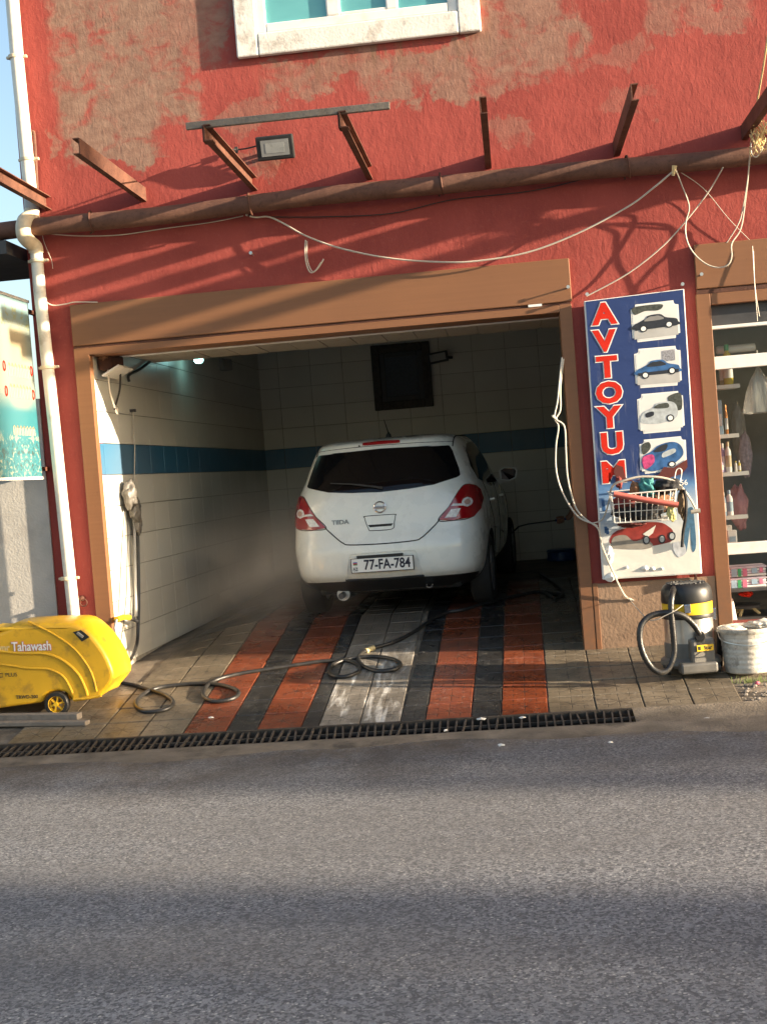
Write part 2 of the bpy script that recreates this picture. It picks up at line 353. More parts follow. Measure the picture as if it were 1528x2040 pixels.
MT = dict(
 facade=facade_mat(), asphalt=asphalt_mat(), brown=brown_panel_mat(),
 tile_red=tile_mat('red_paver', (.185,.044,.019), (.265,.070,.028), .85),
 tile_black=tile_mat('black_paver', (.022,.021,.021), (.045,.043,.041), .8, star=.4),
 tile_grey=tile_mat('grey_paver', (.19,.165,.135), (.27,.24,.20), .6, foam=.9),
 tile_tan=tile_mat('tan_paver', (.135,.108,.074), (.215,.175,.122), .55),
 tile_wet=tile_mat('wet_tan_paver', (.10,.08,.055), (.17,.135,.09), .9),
 white_tile=glaze_mat('white_glaze', (.68,.66,.59), (.73,.71,.64)),
 blue_tile=glaze_mat('blue_glaze', (.028,.135,.255), (.034,.15,.28)),
 beam_tile=M('dingy_tile', (.34,.30,.235), .5, .2, 5, dirt=(.16,.12,.08), dsc=4, damt=.6), grout=M('grout', (.33,.30,.25), .9, .3, 12), ceiling=M('ceiling_plaster', (.32,.30,.26), .9, .2, 3, .2, 40),
 rust=rust_mat('rusty_steel', (.085,.036,.024), (.14,.062,.040), (.05,.02,.014)), pipe=rust_mat('brown_pipe', (.115,.055,.038), (.16,.078,.052), (.07,.03,.02)),
 dark_rust=rust_mat('dark_rust', (.06,.026,.018), (.11,.045,.028)),
 pvc=M('white_pvc', (.74,.70,.60), .4, .07, 4, dirt=(.42,.33,.22), dsc=6, damt=.55), pvc_ring=M('pvc_ring', (.62,.52,.36), .5, .15, 20),
 grey_pvc=M('grey_pvc', (.36,.35,.33), .5, .1, 8),
 white_paint=M('white_paint', (.72,.69,.63), .6, .08, 6, .25, 50, dirt=(.32,.27,.22), dsc=7, damt=.6),
 frame_white=M('white_frame', (.76,.74,.69), .4, .05, 5, dirt=(.5,.45,.38), dsc=8, damt=.35),
 neighbour=M('pale_render', (.46,.44,.40), .9, .14, 2.5, .3, 60, dirt=(.33,.30,.27), dsc=3, damt=.6),
 concrete=M('concrete', (.185,.15,.11), .9, .35, 5, .6, 60, dirt=(.045,.036,.028), dsc=2.6, damt=.85),
 skirting=M('beige_render', (.26,.17,.11), .85, .25, 3, .4, 40, dirt=(.13,.075,.045), dsc=2.5, damt=.7),
 iron=M('drain_iron', (.07,.06,.052), .65, .4, 20, .3, 80, metal=.4), pit=M('drain_pit', (.012,.011,.01), .9, .2, 5),
 black=M('black_plastic', (.018,.018,.018), .4, .2, 10), rubber=M('hose_rubber', (.022,.021,.02), .34, .3, 14, .25, 120, dirt=(.09,.08,.065), dsc=10, damt=.35),
 dark=M('dark_grey', (.05,.05,.052), .5, .2, 8), grey=M('grey_plastic', (.23,.22,.21), .5, .15, 6, dirt=(.12,.10,.08), dsc=6, damt=.6),
 vac_grey=M('vacuum_grey', (.115,.11,.10), .45, .2, 6, dirt=(.2,.18,.15), dsc=6, damt=.4), steel=M('brushed_steel', (.62,.60,.56), .32, .12, 7, metal=.9), chrome=M('chrome', (.75,.75,.76), .12, .05, 5, metal=1),
 yellow=M('yellow_moulding', (.66,.37,.016), .36, .09, 3, .08, 25, dirt=(.20,.12,.03), dsc=7, damt=.6),
 yellow2=M('yellow_band', (.75,.45,.02), .4, .1, 6), wood=M('grey_plank', (.20,.17,.14), .85, .3, 6, .5, 30, dirt=(.10,.08,.06), dsc=6, damt=.6),
 white=M('white_print', (.76,.75,.71), .5, .06, 5), red=M('red_print', (.52,.022,.010), .55, .1, 5, spec=.15), blue=M('blue_print', (.018,.04,.155), .45, .12, 3, dirt=(.05,.07,.16), dsc=7, damt=.6),
 cable=M('white_cable', (.50,.45,.37), .5, .1, 10), twine=M('yellow_twine', (.62,.48,.24), .8, .2, 30), dark_cable=M('dark_cable', (.03,.026,.024), .6, .2, 10),
 bucket=M('bucket_plastic', (.56,.52,.45), .6, .2, 14, .4, 30, dirt=(.26,.23,.19), dsc=13, damt=.85),
 cloth_black=M('black_rag', (.016,.016,.018), .85, .3, 12, .6, 25), cloth_teal=M('teal_rag', (.05,.22,.22), .9, .35, 30, .6, 40), cloth_brown=M('brown_sponge', (.22,.11,.055), .9, .3, 20, .6, 40),
 handle_red=M('faded_red_plastic', (.42,.10,.075), .5, .15, 12), wire=M('white_wire', (.70,.67,.60), .4, .1, 10),
 skin=M('skin', (.33,.16,.095), .55, .1, 20, .1, 90), shirt=M('navy_cloth', (.03,.035,.06), .85, .2, 10, .4, 40), trousers=M('dark_cloth', (.025,.025,.028), .85, .2, 10, .4, 40), hair=M('hair', (.012,.01,.008), .6, .2, 40),
 leaf=M('leaf', (.055,.10,.022), .6, .5, 9), bark=M('bark', (.12,.085,.06), .9, .3, 10, .5, 20), paper=M('litter_paper', (.66,.64,.60), .8, .08, 8),
)
# ------------------------------------------------------------------ ground
def sheet(xs, ys, zfn):
    m = MB(); nx = len(xs)
    m.v = [Vector((x, y, zfn(x, y))) for y in ys for x in xs]
    for j in range(len(ys)-1):
        for i in range(nx-1): m.f.append((j*nx+i, j*nx+i+1, (j+1)*nx+i+1, (j+1)*nx+i))
    return m
def frange(a, b, s):
    n = int(round((b-a)/s)); return [a+(b-a)*i/n for i in range(n+1)]
YD0, YD1 = -1.62, -1.36                                 # the drain channel
def drx(x): return (x+1.45)*-.012                       # it runs very slightly askew
ys_road = [-300, -120, -60, -30, -15, -9, -7, -6, -5, -4, -3.4, -2.8, -2.3, -2.0, -1.8, -1.7, YD0]
xs_road = [-300, -100, -40, -15]+frange(-8, 8, .5)+[15, 40, 100, 300]
random.seed(3)
tag(sheet(xs_road, ys_road, lambda x, y: zf(x, y)+(drx(x)*0)).build('road', MT['asphalt'], None, True), kind='structure')
# strip of stained cement along the drain, wavering edge towards the asphalt
m = MB(); xs = frange(-6, 6, .12)
for i, x in enumerate(xs):
    e = -1.86-.06*math.sin(x*2.1)-.05*math.sin(x*5.3+1)-random.random()*.03-(.16 if x > .8 else 0)*sstep(.8, 1.6, x)
    m.v += [Vector((x, YD0-.012, zf(x, YD0)+.012)), Vector((x, lerp(YD0, e, .6), zf(x, lerp(YD0, e, .6))+.011)), Vector((x, e, zf(x, e)-.003))]
    if i: k = 3*i; m.f += [(k-3, k, k+1, k-2), (k-2, k+1, k+2, k-1)]
tag(m.build('kerb_strip', MT['concrete'], None, True), kind='structure')
for xa, xb_ in ((.63, 13.0), (-13.0, -3.58)):
    tag(sheet(frange(xa, xb_, .3), [YD0-.02, -1.5, YD1+.01], lambda x, y: zf(x, y)+.006).build('kerb_strip', MT['concrete'], None, True), kind='structure')
FLOOR = tag(sheet(frange(-14, 14, .35), [YD1, -1.2, -.9, -.6, -.3, 0, .3, .6, .9, 1.2, 1.4, 1.7, 2, 2.5, 3, 4, 5, 6.3], lambda x, y: zf(x, y)-.012).build('pavement', MT['concrete'], None, True), kind='structure')

# pavers, each its own object on the slope
def paver_mesh(name, wx, wy):
    m = MB(); g = .004; b = .004; hx, hy = wx/2-g, wy/2-g
    m.add([(-hx,-hy,-.03),(hx,-hy,-.03),(hx,hy,-.03),(-hx,hy,-.03),(-hx,-hy,-b),(hx,-hy,-b),(hx,hy,-b),(-hx,hy,-b),
           (-hx+b,-hy+b,0),(hx-b,-hy+b,0),(hx-b,hy-b,0),(-hx+b,hy-b,0)],
          [(0,3,2,1),(0,1,5,4),(1,2,6,5),(2,3,7,6),(3,0,4,7),(4,5,9,8),(5,6,10,9),(6,7,11,10),(7,4,8,11),(8,9,10,11)])
    me = bpy.data.meshes.new(name); me.from_pydata(m.v, [], m.f); me.update(); return me
S = .3045
cols = [(-3.53,-3.225,'tan'),(-3.225,-2.92,'tan'),(-2.92,-2.615,'tan'),(-2.615,-2.315,'tan'),(-2.315,-2.02,'red'),(-2.02,-1.815,'black'),(-1.815,-1.515,'red'),(-1.515,-1.40,'black'),
        (-1.40,-1.13,'grey'),(-1.13,-.86,'grey'),(-.86,-.70,'black'),(-.70,-.40,'red'),(-.40,-.205,'black'),(-.205,.10,'red'),(.10,.405,'tan'),(.405,.712,'tan'),(.712,1.02,'tan'),(1.02,1.325,'tan')]
pm = {}
for ci, (x0, x1, kind) in enumerate(cols):
    key = (round(x1-x0, 3), kind)
    if key not in pm: 
        pm[key] = paver_mesh('paving_tile', x1-x0, S)
    for r in range(0, 16):
        yc = YD1+.012+S*(r+.5); xc = (x0+x1)/2+.012*(yc+1.4)*(1 if x0 > -1 else -.3)
        outside = yc < -.02
        if not outside and (xc < -3.05 or xc > 1.15): continue
        if outside and xc < -3.3 and False: continue
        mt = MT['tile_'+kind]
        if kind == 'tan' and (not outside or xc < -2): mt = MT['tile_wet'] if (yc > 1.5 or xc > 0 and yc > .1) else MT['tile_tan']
        k2 = key+(mt.name,)
        if k2 not in pm:
            pm[k2] = pm[key].copy(); pm[k2].materials.clear(); pm[k2].materials.append(mt)
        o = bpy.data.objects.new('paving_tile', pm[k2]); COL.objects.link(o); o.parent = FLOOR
        e = .1; nx = -(zf(xc+e, yc)-zf(xc-e, yc))/(2*e); ny = -(zf(xc, yc+e)-zf(xc, yc-e))/(2*e)
        n = Vector((nx, ny, 1)).normalized(); ax = Vector((1, 0, -nx*-1)); ax = (Vector((1,0,0))-n*n.x).normalized(); ay = n.cross(ax)
        tilt = Matrix.Rotation(random.gauss(0, .004), 3, 'X') @ Matrix.Rotation(random.gauss(0, .004), 3, 'Y')
        mw = Matrix((ax, ay, n)).transposed() @ tilt
        o.location = (xc, yc, zf(xc, yc)+.002+random.uniform(-.0015, .0015)); o.rotation_euler = mw.to_euler()

# drain
dr = thing('drain_channel', 'long dark iron drain grate set along the road edge in front of the bay', 'drain', (-1.45, -1.465, -.225))
X0, X1 = -3.58, .63
SL = .15; zd = lambda y: -.2125+(y-YD1)*SL
DAX = ((1,0,0), (0,1,SL), (0,-SL,1)); YM = (YD0+YD1)/2
def rail(name, y, wd, up, dn, mt):
    m = MB(); m.obox(((X0+X1)/2, y, zd(y)+(up-dn)/2), DAX, ((X1-X0)/2, wd/2, (up+dn)/2)); return m.build(name, mt, dr)
m = MB(); m.box((X0, YD0, -.42), (X1, YD1, -.40)); m.box((X0, YD0-.012, -.42), (X1, YD0, zd(YD0)-.02)); m.box((X0, YD1, -.42), (X1, YD1+.012, zd(YD1)-.03)); m.build('channel', MT['pit'], dr)
rail('frame_rail', YD0+.006, .022, .006, .04, MT['iron']); rail('frame_rail', YD1-.004, .020, .008, .04, MT['iron']); rail('centre_rail', YM, .012, -.003, .022, MT['iron'])
bme = None; x = X0+.02
while x < X1-.01:
    if bme is None: o = MB().obox((0,0,0), DAX, (.0055, .125, .011)).build('grate_bar', MT['iron'], dr, local=True); bme = o.data
    else: o = obj('grate_bar', bme, None, dr)
    o.location = Vector((x, YM, zd(YM)-.009+random.uniform(-.003, .003)))-root_of(dr); o.rotation_euler = (0, 0, R(random.gauss(0, 2.5)))
    x += .052
# ------------------------------------------------------------------ the garage building
B = thing('garage_building', 'red rendered two storey building with an open tiled car wash bay at street level', 'building', (-1.4, 3, 0))
XL, XR = -3.2, .42; ZT = 7.6
m = MB()
m.box((-3.5, 0, -.5), (XL, .25, ZT)); m.box((XL, 0, 2.5), (XR, .25, ZT)); m.box((XR, 0, -.5), (1.46, .25, ZT))
m.box((1.46, 0, 2.5), (4.0, .25, ZT)); m.box((4.0, 0, -.5), (11, .25, ZT)); m.box((1.46, 0, -.5), (4.0, .25, .10))
m.build('front_wall', MT['facade'], B)
m = MB(); m.box((-3.62, .07, -.5), (-3.5, .4, ZT)); m.box((-3.62, .4, -.5), (-3.40, 9, ZT)); m.box((-3.62, 8.8, -.5), (11, 9, ZT)); m.box((10.8, .25, -.5), (11, 8.8, ZT)); m.box((-3.62, .25, ZT), (11, 9, ZT+.15)); m.build('outer_wall', MT['facade'], B)
# inner bay: side wall is a little out of square
YR = 6.1
A0, A1 = Vector((XL, .02, 0)), Vector((-3.06, YR, 0))
def tile_wall(name, p, q, z0, flip, rows, W=.40, H=.25, stripe=6, xoff=0, first=None):
    p, q = Vector(p), Vector(q); d = (q-p); L = d.length; d.normalize(); nrm = Vector((d.y, -d.x, 0))*(-1 if flip else 1)
    wl = MB(); wl.obox((p+q)/2+Vector((0,0,1.6))-nrm*.12, (d, nrm, Vector((0,0,1))), (L/2, .11, 1.75)); wo = wl.build(name, MT['grout'], B)
    g = .0022; me = {}
    def tmesh(w_, mt):
        k = (round(w_, 3), mt.name)
        if k not in me:
            t = MB(); b = .0016; hx = w_/2-g; hz = H/2-g
            t.add([(-hx,0,-hz),(hx,0,-hz),(hx,0,hz),(-hx,0,hz),(-hx+b,-b*2,-hz+b),(hx-b,-b*2,-hz+b),(hx-b,-b*2,hz-b),(-hx+b,-b*2,hz-b)],
                  [(0,1,5,4),(1,2,6,5),(2,3,7,6),(3,0,4,7),(4,5,6,7)] )
            mm = bpy.data.meshes.new('wall_tile'); mm.from_pydata(t.v, [], t.f); mm.update(); mm.materials.append(mt); me[k] = mm
        return me[k]
    ang = math.atan2(d.y, d.x)+(0 if not flip else math.pi); off = root_of(wo)
    for r in range(rows):
        s = -xoff
        while s < L:
            a, b2 = max(0, s), min(L, s+W)
            if b2-a > .03:
                c = p+d*((a+b2)/2)+nrm*.004
                o = bpy.data.objects.new('wall_tile', tmesh(b2-a, MT['blue_tile'] if r == stripe else MT['white_tile'])); COL.objects.link(o); o.parent = wo
                o.location = Vector((c.x, c.y, z0+H*(r+.5)))-off; o.rotation_euler = (random.gauss(0, .0012), 0, ang+random.gauss(0, .001))
            s += W
    return wo
ZB = .07
tile_wall('side_wall', A1, A0, ZB, True, 13, xoff=.1)
tile_wall('rear_wall', (-3.06, YR, 0), (1.5, YR, 0), ZB, False, 13, xoff=.15)
m = MB(); m.box((1.32, .25, -.5), (1.455, YR, 3.3)); m.build('inner_wall', MT['ceiling'], B)
m = MB(); m.box((-3.3, .25, 3.28), (1.5, YR+.2, 3.4)); m.build('ceiling', MT['ceiling'], B)
# lintel beam with tiled face and tiled underside
bm_ = MB(); bm_.box((-2.98, .30, 2.515), (1.3, 1.12, 3.28)); beam = bm_.build('lintel_beam', MT['grout'], B)
tw = .252; ft = MB().box((-tw/2+.003, -.006, -.055), (tw/2-.003, 0, .055)); fm = None; um = None
for i in range(17):
    x = -2.98+tw*(i+.5)
    if x+tw/2 > 1.3: break
    if fm is None:
        fo = ft.build('beam_tile', MT['beam_tile'], beam, local=True); fm = fo.data
        uo = MB().box((-tw/2+.006, -.40, -.006), (tw/2-.006, .40, 0)).build('beam_tile', MT['beam_tile'], beam, local=True); um = uo.data
    else: fo = obj('beam_tile', fm, None, beam); uo = obj('beam_tile', um, None, beam)
    fo.location = Vector((x, .298, 2.575))-root_of(beam); uo.location = Vector((x, .72, 2.513+random.uniform(-.002,.002)))-root_of(beam); 
m = MB(); m.box((-3.0, .272, 2.488), (1.3, .318, 2.512)); m.build('corner_trim', MT['frame_white'], beam, bevel=.004)
# brown metal frame of the bay and the shutter box
m = MB(); m.box((-3.285, -.035, 2.568), (.512, -.002, 2.885)); m.build('shutter_box', MT['brown'], B, bevel=.006)
m = MB(); m.box((-3.285, -.022, 2.55), (.50, -.002, 2.566)); m.build('shutter_slot', MT['dark_rust'], B)
m = MB(); m.box((-3.17, -.03, 2.494), (.415, .252, 2.548)); m.build('shutter_bottom_bar', MT['brown'], B, bevel=.004)
m = MB(); m.box((-3.285, -.03, -.3), (-3.165, -.002, 2.55)); m.box((-3.20, -.002, -.3), (-3.165, .05, 2.512)); m.build('door_frame', MT['brown'], B, bevel=.004)
m = MB(); m.box((.415, -.03, -.3), (.505, -.002, 2.55)); m.box((.415, -.002, -.3), (.44, .20, 2.512)); m.build('door_frame', MT['brown'], B, bevel=.004)
m = MB(); m.box((.19, -.033, 2.552), (.29, -.028, 2.572)); m.build('shutter_label', MT['white'], B)
m = MB(); m.box((.507, -.022, -.3), (1.401, -.001, .472)); m.build('skirting_panel', MT['skirting'], B, bevel=.004)
m = MB(); m.box((.508, -.032, -.3), (.545, -.0225, .478)); m.build('skirting_edge', MT['brown'], B, bevel=.003)
# shop beside the bay
m = MB(); m.box((1.412, -.035, 2.572), (4.1, -.002, 2.895)); m.build('shop_fascia', MT['brown'], B, bevel=.006)
m = MB(); m.box((1.412, -.024, 2.535), (4.1, -.002, 2.57)); m.build('shutter_slot', MT['dark_rust'], B)
m = MB(); m.box((1.508, -.03, 2.45), (4.0, .03, 2.533)); m.build('shop_lintel', MT['brown'], B, bevel=.004)
m = MB(); m.box((1.403, -.034, -.3), (1.505, -.002, 2.533)); m.box((1.462, -.002, -.3), (1.505, .10, 2.45)); m.build('shop_door_frame', MT['brown'], B, bevel=.004)
m = MB(); m.box((1.505, .04, 2.30), (4.0, .10, 2.45)); m.build('shadow_gap', MT['dark'], B)
for z0, z1 in ((2.275, 2.30), (1.98, 2.075), (.615, .70)):
    m = MB(); m.box((1.505, .02, z0), (4.0, .085, z1)); m.build('shop_sash_bar', MT['frame_white'], B, bevel=.005)
GL = thin_glass('shop_glass', (.93,.94,.93), .5, .008)
for z0, z1 in ((2.075, 2.275), (.70, 1.98)):
    m = MB(); m.box((1.505, .050, z0), (4.0, .056, z1)); m.build('shop_pane', GL, B)
m = MB(); m.box((1.5, 2.6, .05), (4.1, 2.7, 2.6)); m.box((4.0, .25, .05), (4.1, 2.6, 2.6)); m.box((1.5, .25, 2.6), (4.1, 2.7, 2.7)); m.build('shop_inner_wall', MT['ceiling'], B)
m = MB(); m.box((1.5, .25, .05), (4.1, 2.6, .1)); m.build('shop_floor', MT['dark'], B)
# first floor window
wn = MB()
def frame_ring(m, x0, x1, z0, z1, t, y0, y1):
    m.box((x0, y0, z0), (x0+t, y1, z1)); m.box((x1-t, y0, z0), (x1, y1, z1)); m.box((x0+t, y0, z0), (x1-t, y1, z0+t)); m.box((x0+t, y0, z1-t), (x1-t, y1, z1)); return m
win = frame_ring(wn, -1.83, 0.0, 4.60, 6.1, .165, -.055, -.001).build('window', MT['white_paint'], B, bevel=.012)
frame_ring(MB(), -1.665, -.165, 4.765, 5.935, .07, -.04, -.001).build('frame', MT['frame_white'], win, bevel=.008)
TEAL = NB('teal_glass'); _p = TEAL.pos()
TEAL.out(TEAL.mix(TEAL.rng(TEAL.noise(TEAL.scale(_p, (1, 1, 3), rot=(0, .4, 0)), 1, 3), .35, .65, 0, 1), (.085,.30,.32), (.13,.40,.41)), .08, TEAL.bump(TEAL.noise(_p, 1.5, 2), .05, .02), spec=.9)
TEAL = TEAL.m
xs = [-1.595, -1.10, -.62, -.235]
for i, (a, b_) in enumerate(((-1.595, -1.135), (-1.03, -.69), (-.60, -.235))):
    m = MB(); m.box((a, -.012, 4.835 if i != 1 else 4.86), (b_, -.006, 5.865)); m.build('pane', TEAL, win)
    if i < 2:
        m = MB(); m.box((b_, -.034 if i else -.038, 4.835), ((-1.03, -.60)[i], -.001, 5.865)); m.build('mullion', MT['frame_white'], win, bevel=.012)
m = MB(); m.box((-1.03, -.03, 4.835), (-.69, -.001, 4.858)); m.build('sash', MT['frame_white'], win, bevel=.006)

# low neighbouring wall on the left
nb = thing('neighbour_wall', 'pale rendered wall of the lower house at the left edge, below the hanging banner', 'wall', (-6, .05, 0))
m = MB(); m.box((-12, .055, -.5), (-3.622, .3, 2.2)); m.build('wall', MT['neighbour'], nb)
m = MB(); m.box((-12, -.25, 3.28), (-3.66, .9, 3.38)); m.build('eave', MT['dark'], nb)

# ------------------------------------------------------------------ rusty awning brackets
def bracket(bx, bz, L, openright, label, bend=0.0):
    t = thing('awning_bracket', label, 'bracket', (bx, 0, bz), 0, 'rusty steel brackets that once carried an awning')
    w, hgt, th = .045, .105, .007
    m = MB(); xw = -w/2 if openright else w/2-th
    e = bend
    def bxo(x0, x1, z0, z1):
        m.add([(x0,0,z0),(x1,0,z0),(x1,0,z1),(x0,0,z1),(x0+e,-L,z0),(x1+e,-L,z0),(x1+e,-L,z1),(x0+e,-L,z1)], [(0,1,2,3),(7,6,5,4),(0,4,5,1),(1,5,6,2),(2,6,7,3),(3,7,4,0)])
    bxo(xw, xw+th, -hgt/2, hgt/2); 
    if openright: bxo(xw+th, w/2, hgt/2-th, hgt/2); bxo(xw+th, w/2, -hgt/2, -hgt/2+th)
    else: bxo(-w/2, xw, hgt/2-th, hgt/2); bxo(-w/2, xw, -hgt/2, -hgt/2+th)
    m.build('channel_bar', MT['rust'], t, local=True)
    return t
BR = [((97, 405), 1.6, True, 'rusty bracket at the left edge, crossing in front of the white drainpipe', 0.0), ((286, 388), 1.5, False, 'rusty bracket with its broad side lit, between the drainpipe and the floodlight rail', 0.0),
      ((507, 366), 1.5, True, 'rusty bracket carrying the left end of the rail beside the floodlight', 0.0), ((736, 344), 1.5, True, 'rusty bracket carrying the right end of the rail beside the floodlight', 0.0),
      ((972, 322), 1.5, True, 'dark bracket below the right corner of the window', 0), ((1227, 297), 1.45, True, 'dark bracket above the sag of the white cable, leaning outwards', 0), ((1482, 264), 1.5, True, 'dark bracket at the right edge beside the bundle of twine', 0)]
tips = []
for (px, L, op, lb, bd) in BR:
    b = onY(*px); bracket(b.x, b.z, L, op, lb, bd); tips.append((b, L))
for x, lb in ((2.95, 'rusty bracket just beyond the right edge, next after the one with the twine'), (3.95, 'last rusty bracket of the row, farthest to the right')): bracket(x, 3.80, 1.5, True, lb)
t = thing('awning_rail', 'weathered grey slat fixed across the tips of two brackets above the floodlight', 'rail', tuple(tips[2][0]+Vector((.5, -1.45, .07))))
a = tips[2][0]+Vector((-.14, -1.46, .062)); b = tips[3][0]+Vector((.30, -1.46, .062))
m = MB(); m.bar(a, b, .03, .045); m.build('slat', MT['wood'], t, bevel=.004)
for k in (2, 3):
    c = tips[k][0]+Vector((0, -1.43, 0)); m = MB(); m.box((c.x-.03, c.y-.05, c.z-.05), (c.x+.03, c.y+.03, c.z-.042)); m.box((c.x-.034, c.y-.05, c.z-.05), (c.x-.028, c.y+.03, c.z+.055)); m.build('clip', MT['dark_rust'], t)

# horizontal pipe along the wall
t = thing('steel_pipe', 'brown steel pipe running across the whole facade under the brackets', 'pipe', (-.5, -.12, 3.5))
zp = lambda x: interp(x, [-4.2, -3.4, -.7, 2, 4], [3.46, 3.475, 3.50, 3.475, 3.46])
m = MB(); m.tube([(x, -.115+.012*math.sin(x*2.3), zp(x)+.008*math.sin(x*3.1)) for x in frange(-4.3, 10.5, .2)], .068, 16); m.build('pipe', MT['pipe'], t, True)
for x in (-3.05, -1.83, -.4, .95, 2.4):
    m = MB(); m.tube([(x+.002*k, -.115+.080*math.cos(a), zp(x)+.080*math.sin(a)) for k, a in enumerate([R(d) for d in range(-80, 261, 20)])], .008, 6)
    m.box((x-.012, -.05, zp(x)-.012), (x+.012, 0, zp(x)+.012)); m.build('pipe_clamp', MT['dark_rust'], t, True)

# white plastic drainpipe
t = thing('drainpipe', 'white plastic drainpipe with a bend at the left corner of the red wall', 'drainpipe', (-3.46, -.08, 0))
def dp(u, v, y): p = onY(u, v, y); return p
rr = .046
up = [dp(22, -40, -.09), dp(36, 130, -.09), dp(56, 330, -.09), dp(64, 412, -.09)]
m = MB(); m.tube(up, rr+.004, 16); m.build('upper_pipe', MT['pvc'], t, True)
m = MB(); m.tube([dp(63, 395, -.09), dp(65, 424, -.09)], rr+.009, 16); m.build('grey_sleeve', MT['grey_pvc'], t, True)
el = spline([dp(64, 420, -.09), dp(61, 432, -.12), dp(50, 440, -.20), dp(47, 455, -.235), dp(50, 472, -.225), dp(62, 484, -.14), dp(71, 492, -.10), dp(73, 504, -.09)], 5)
m = MB(); m.tube(el, rr+.010, 16); m.build('elbow', MT['pvc_ring'], t, True)
lo = [dp(73, 500, -.09), dp(80, 580, -.09), dp(110, 860, -.09), dp(149, 1236, -.09), dp(152, 1275, -.09)]
m = MB(); m.tube(lo, rr, 16); m.build('lower_pipe', MT['pvc'], t, True)
for (u, v) in ((33, 114), (57, 318), (76, 520), (97, 732), (137, 1152)):
    c = dp(u, v, -.09); m = MB(); m.tube([c-Vector((.004,0,.014)), c+Vector((-.004,0,.014))], rr+.010, 16)
    m.box((c.x+.045, c.y-.012, c.z-.010), (c.x+.085, c.y+.012, c.z+.010)); m.box((c.x-.075, c.y-.012, c.z-.010), (c.x-.045, c.y+.012, c.z+.010)); m.build('pipe_clip', MT['pvc_ring'], t, True, .003)
t = thing('conduit', 'thin brown tube clipped beside the drainpipe above the elbow', 'tube', tuple(onY(72, 330)))
m = MB(); m.tube(spline([onY(62, 268, -.03), onY(66, 262, -.03), onY(70, 280, -.03), onY(76, 400, -.03), onY(80, 470, -.03)], 4), .012, 8); m.build('tube', MT['pipe'], t, True)

# neighbouring banner seen on edge at the left
HB = NB('banner_print'); s_ = HB.sep(HB.pos()); zz = HB.rng(s_[2], 1.59, 2.92, 1.33, 2.80); yy = s_[1]
mir = HB.m1('ABSOLUTE', HB.m1('SUBTRACT', HB.m1('MULTIPLY', yy, -1), .40))
c_ = HB.mix(HB.step(zz, 2.05, 1.85), (.21,.25,.22), (.03,.15,.18)); 
glow = HB.m1('MULTIPLY', HB.step(mir, .26, .05), HB.m1('MULTIPLY', HB.step(zz, 1.85, 2.0), HB.step(zz, 2.66, 2.5)))
c_ = HB.mix(glow, c_, (.34,.29,.19)); c_ = HB.mix(HB.step(zz, 2.5, 2.7), c_, (.17,.27,.29))
vv = HB.comb(mir, zz, 0.0); nz = HB.noise(vv, 16, 6, .7, 1.0)
c_ = HB.mix(HB.m1('MULTIPLY', HB.step(nz, .54, .62), HB.step(HB.m1('ABSOLUTE', HB.m1('SUBTRACT', zz, 1.50)), .22, .14)), c_, (.33,.32,.22))
c_ = HB.mix(HB.m1('MULTIPLY', HB.step(nz, .46, .40), HB.step(HB.m1('ABSOLUTE', HB.m1('SUBTRACT', zz, 1.46)), .20, .10)), c_, (.05,.06,.05))
c_ = HB.mix(HB.m1('MULTIPLY', HB.step(nz, .53, .6), HB.step(HB.m1('ABSOLUTE', HB.m1('SUBTRACT', zz, 2.62)), .14, .08)), c_, (.20,.22,.10))
HB = HB.out(c_, .35, spec=.5)
t = thing('hanging_banner', 'tall teal and cream printed banner projecting from the left corner behind the drainpipe', 'banner', (-3.60, -.5, 1.3))
xb = -3.585; ytop = onX(58, 602, xb); 
z0, z1 = 1.59, 2.92; zk = lambda z: 1.59+(z-1.33)*.905
m = MB(); m.box((xb-.05, -1.35, z0), (xb, -.10, z1)); m.build('panel', HB, t, bevel=.006)
MB().box((xb-.06, -1.36, z1), (xb+.006, -.09, z1+.02)).build('edge_trim', MT['grey_pvc'], t); MB().box((xb-.06, -1.36, z0-.02), (xb+.006, -.09, z0)).build('edge_trim', MT['frame_white'], t)
m = MB(); m.bar((xb-.02, -.1, z1-.06), (xb-.02, .08, z1-.06), .03, .03); m.bar((xb-.02, -.1, z0+.06), (xb-.02, .08, z0+.06), .03, .03); m.build('arm', MT['dark_rust'], t)
MT['print_tan'] = M('banner_ink', (.30,.24,.15), .5, .2, 20)
# two rows of worn lettering drawn as small arches, not legible in the photo either
for (zc, hh, mt) in ((2.20, .10, 'print_tan'), (2.03, .10, 'print_tan'), (1.71, .07, 'print_tan')):
    m = MB(); zc = zk(zc)
    for k in range(7):
        y = -.40+(k-3)*.062
        m.tube([(xb+.002, y-.018, zc-hh/2), (xb+.002, y-.018, zc+hh*.25), (xb+.002, y, zc+hh/2), (xb+.002, y+.018, zc+hh*.25), (xb+.002, y+.018, zc-hh/2)], .004, 4)
    m.build('lettering', MT[mt], t)
for (y, z) in ((-.68, 2.22), (-.68, 2.02), (-.16, 2.22), (-.16, 2.02)):
    z = zk(z); m = MB(); m.tube([(xb+.002, y+.02*math.cos(a), z+.035*math.sin(a)) for a in [2*math.pi*k/12 for k in range(12)]], .006, 4, closed=True); m.build('round_mark', MT['red'], t)
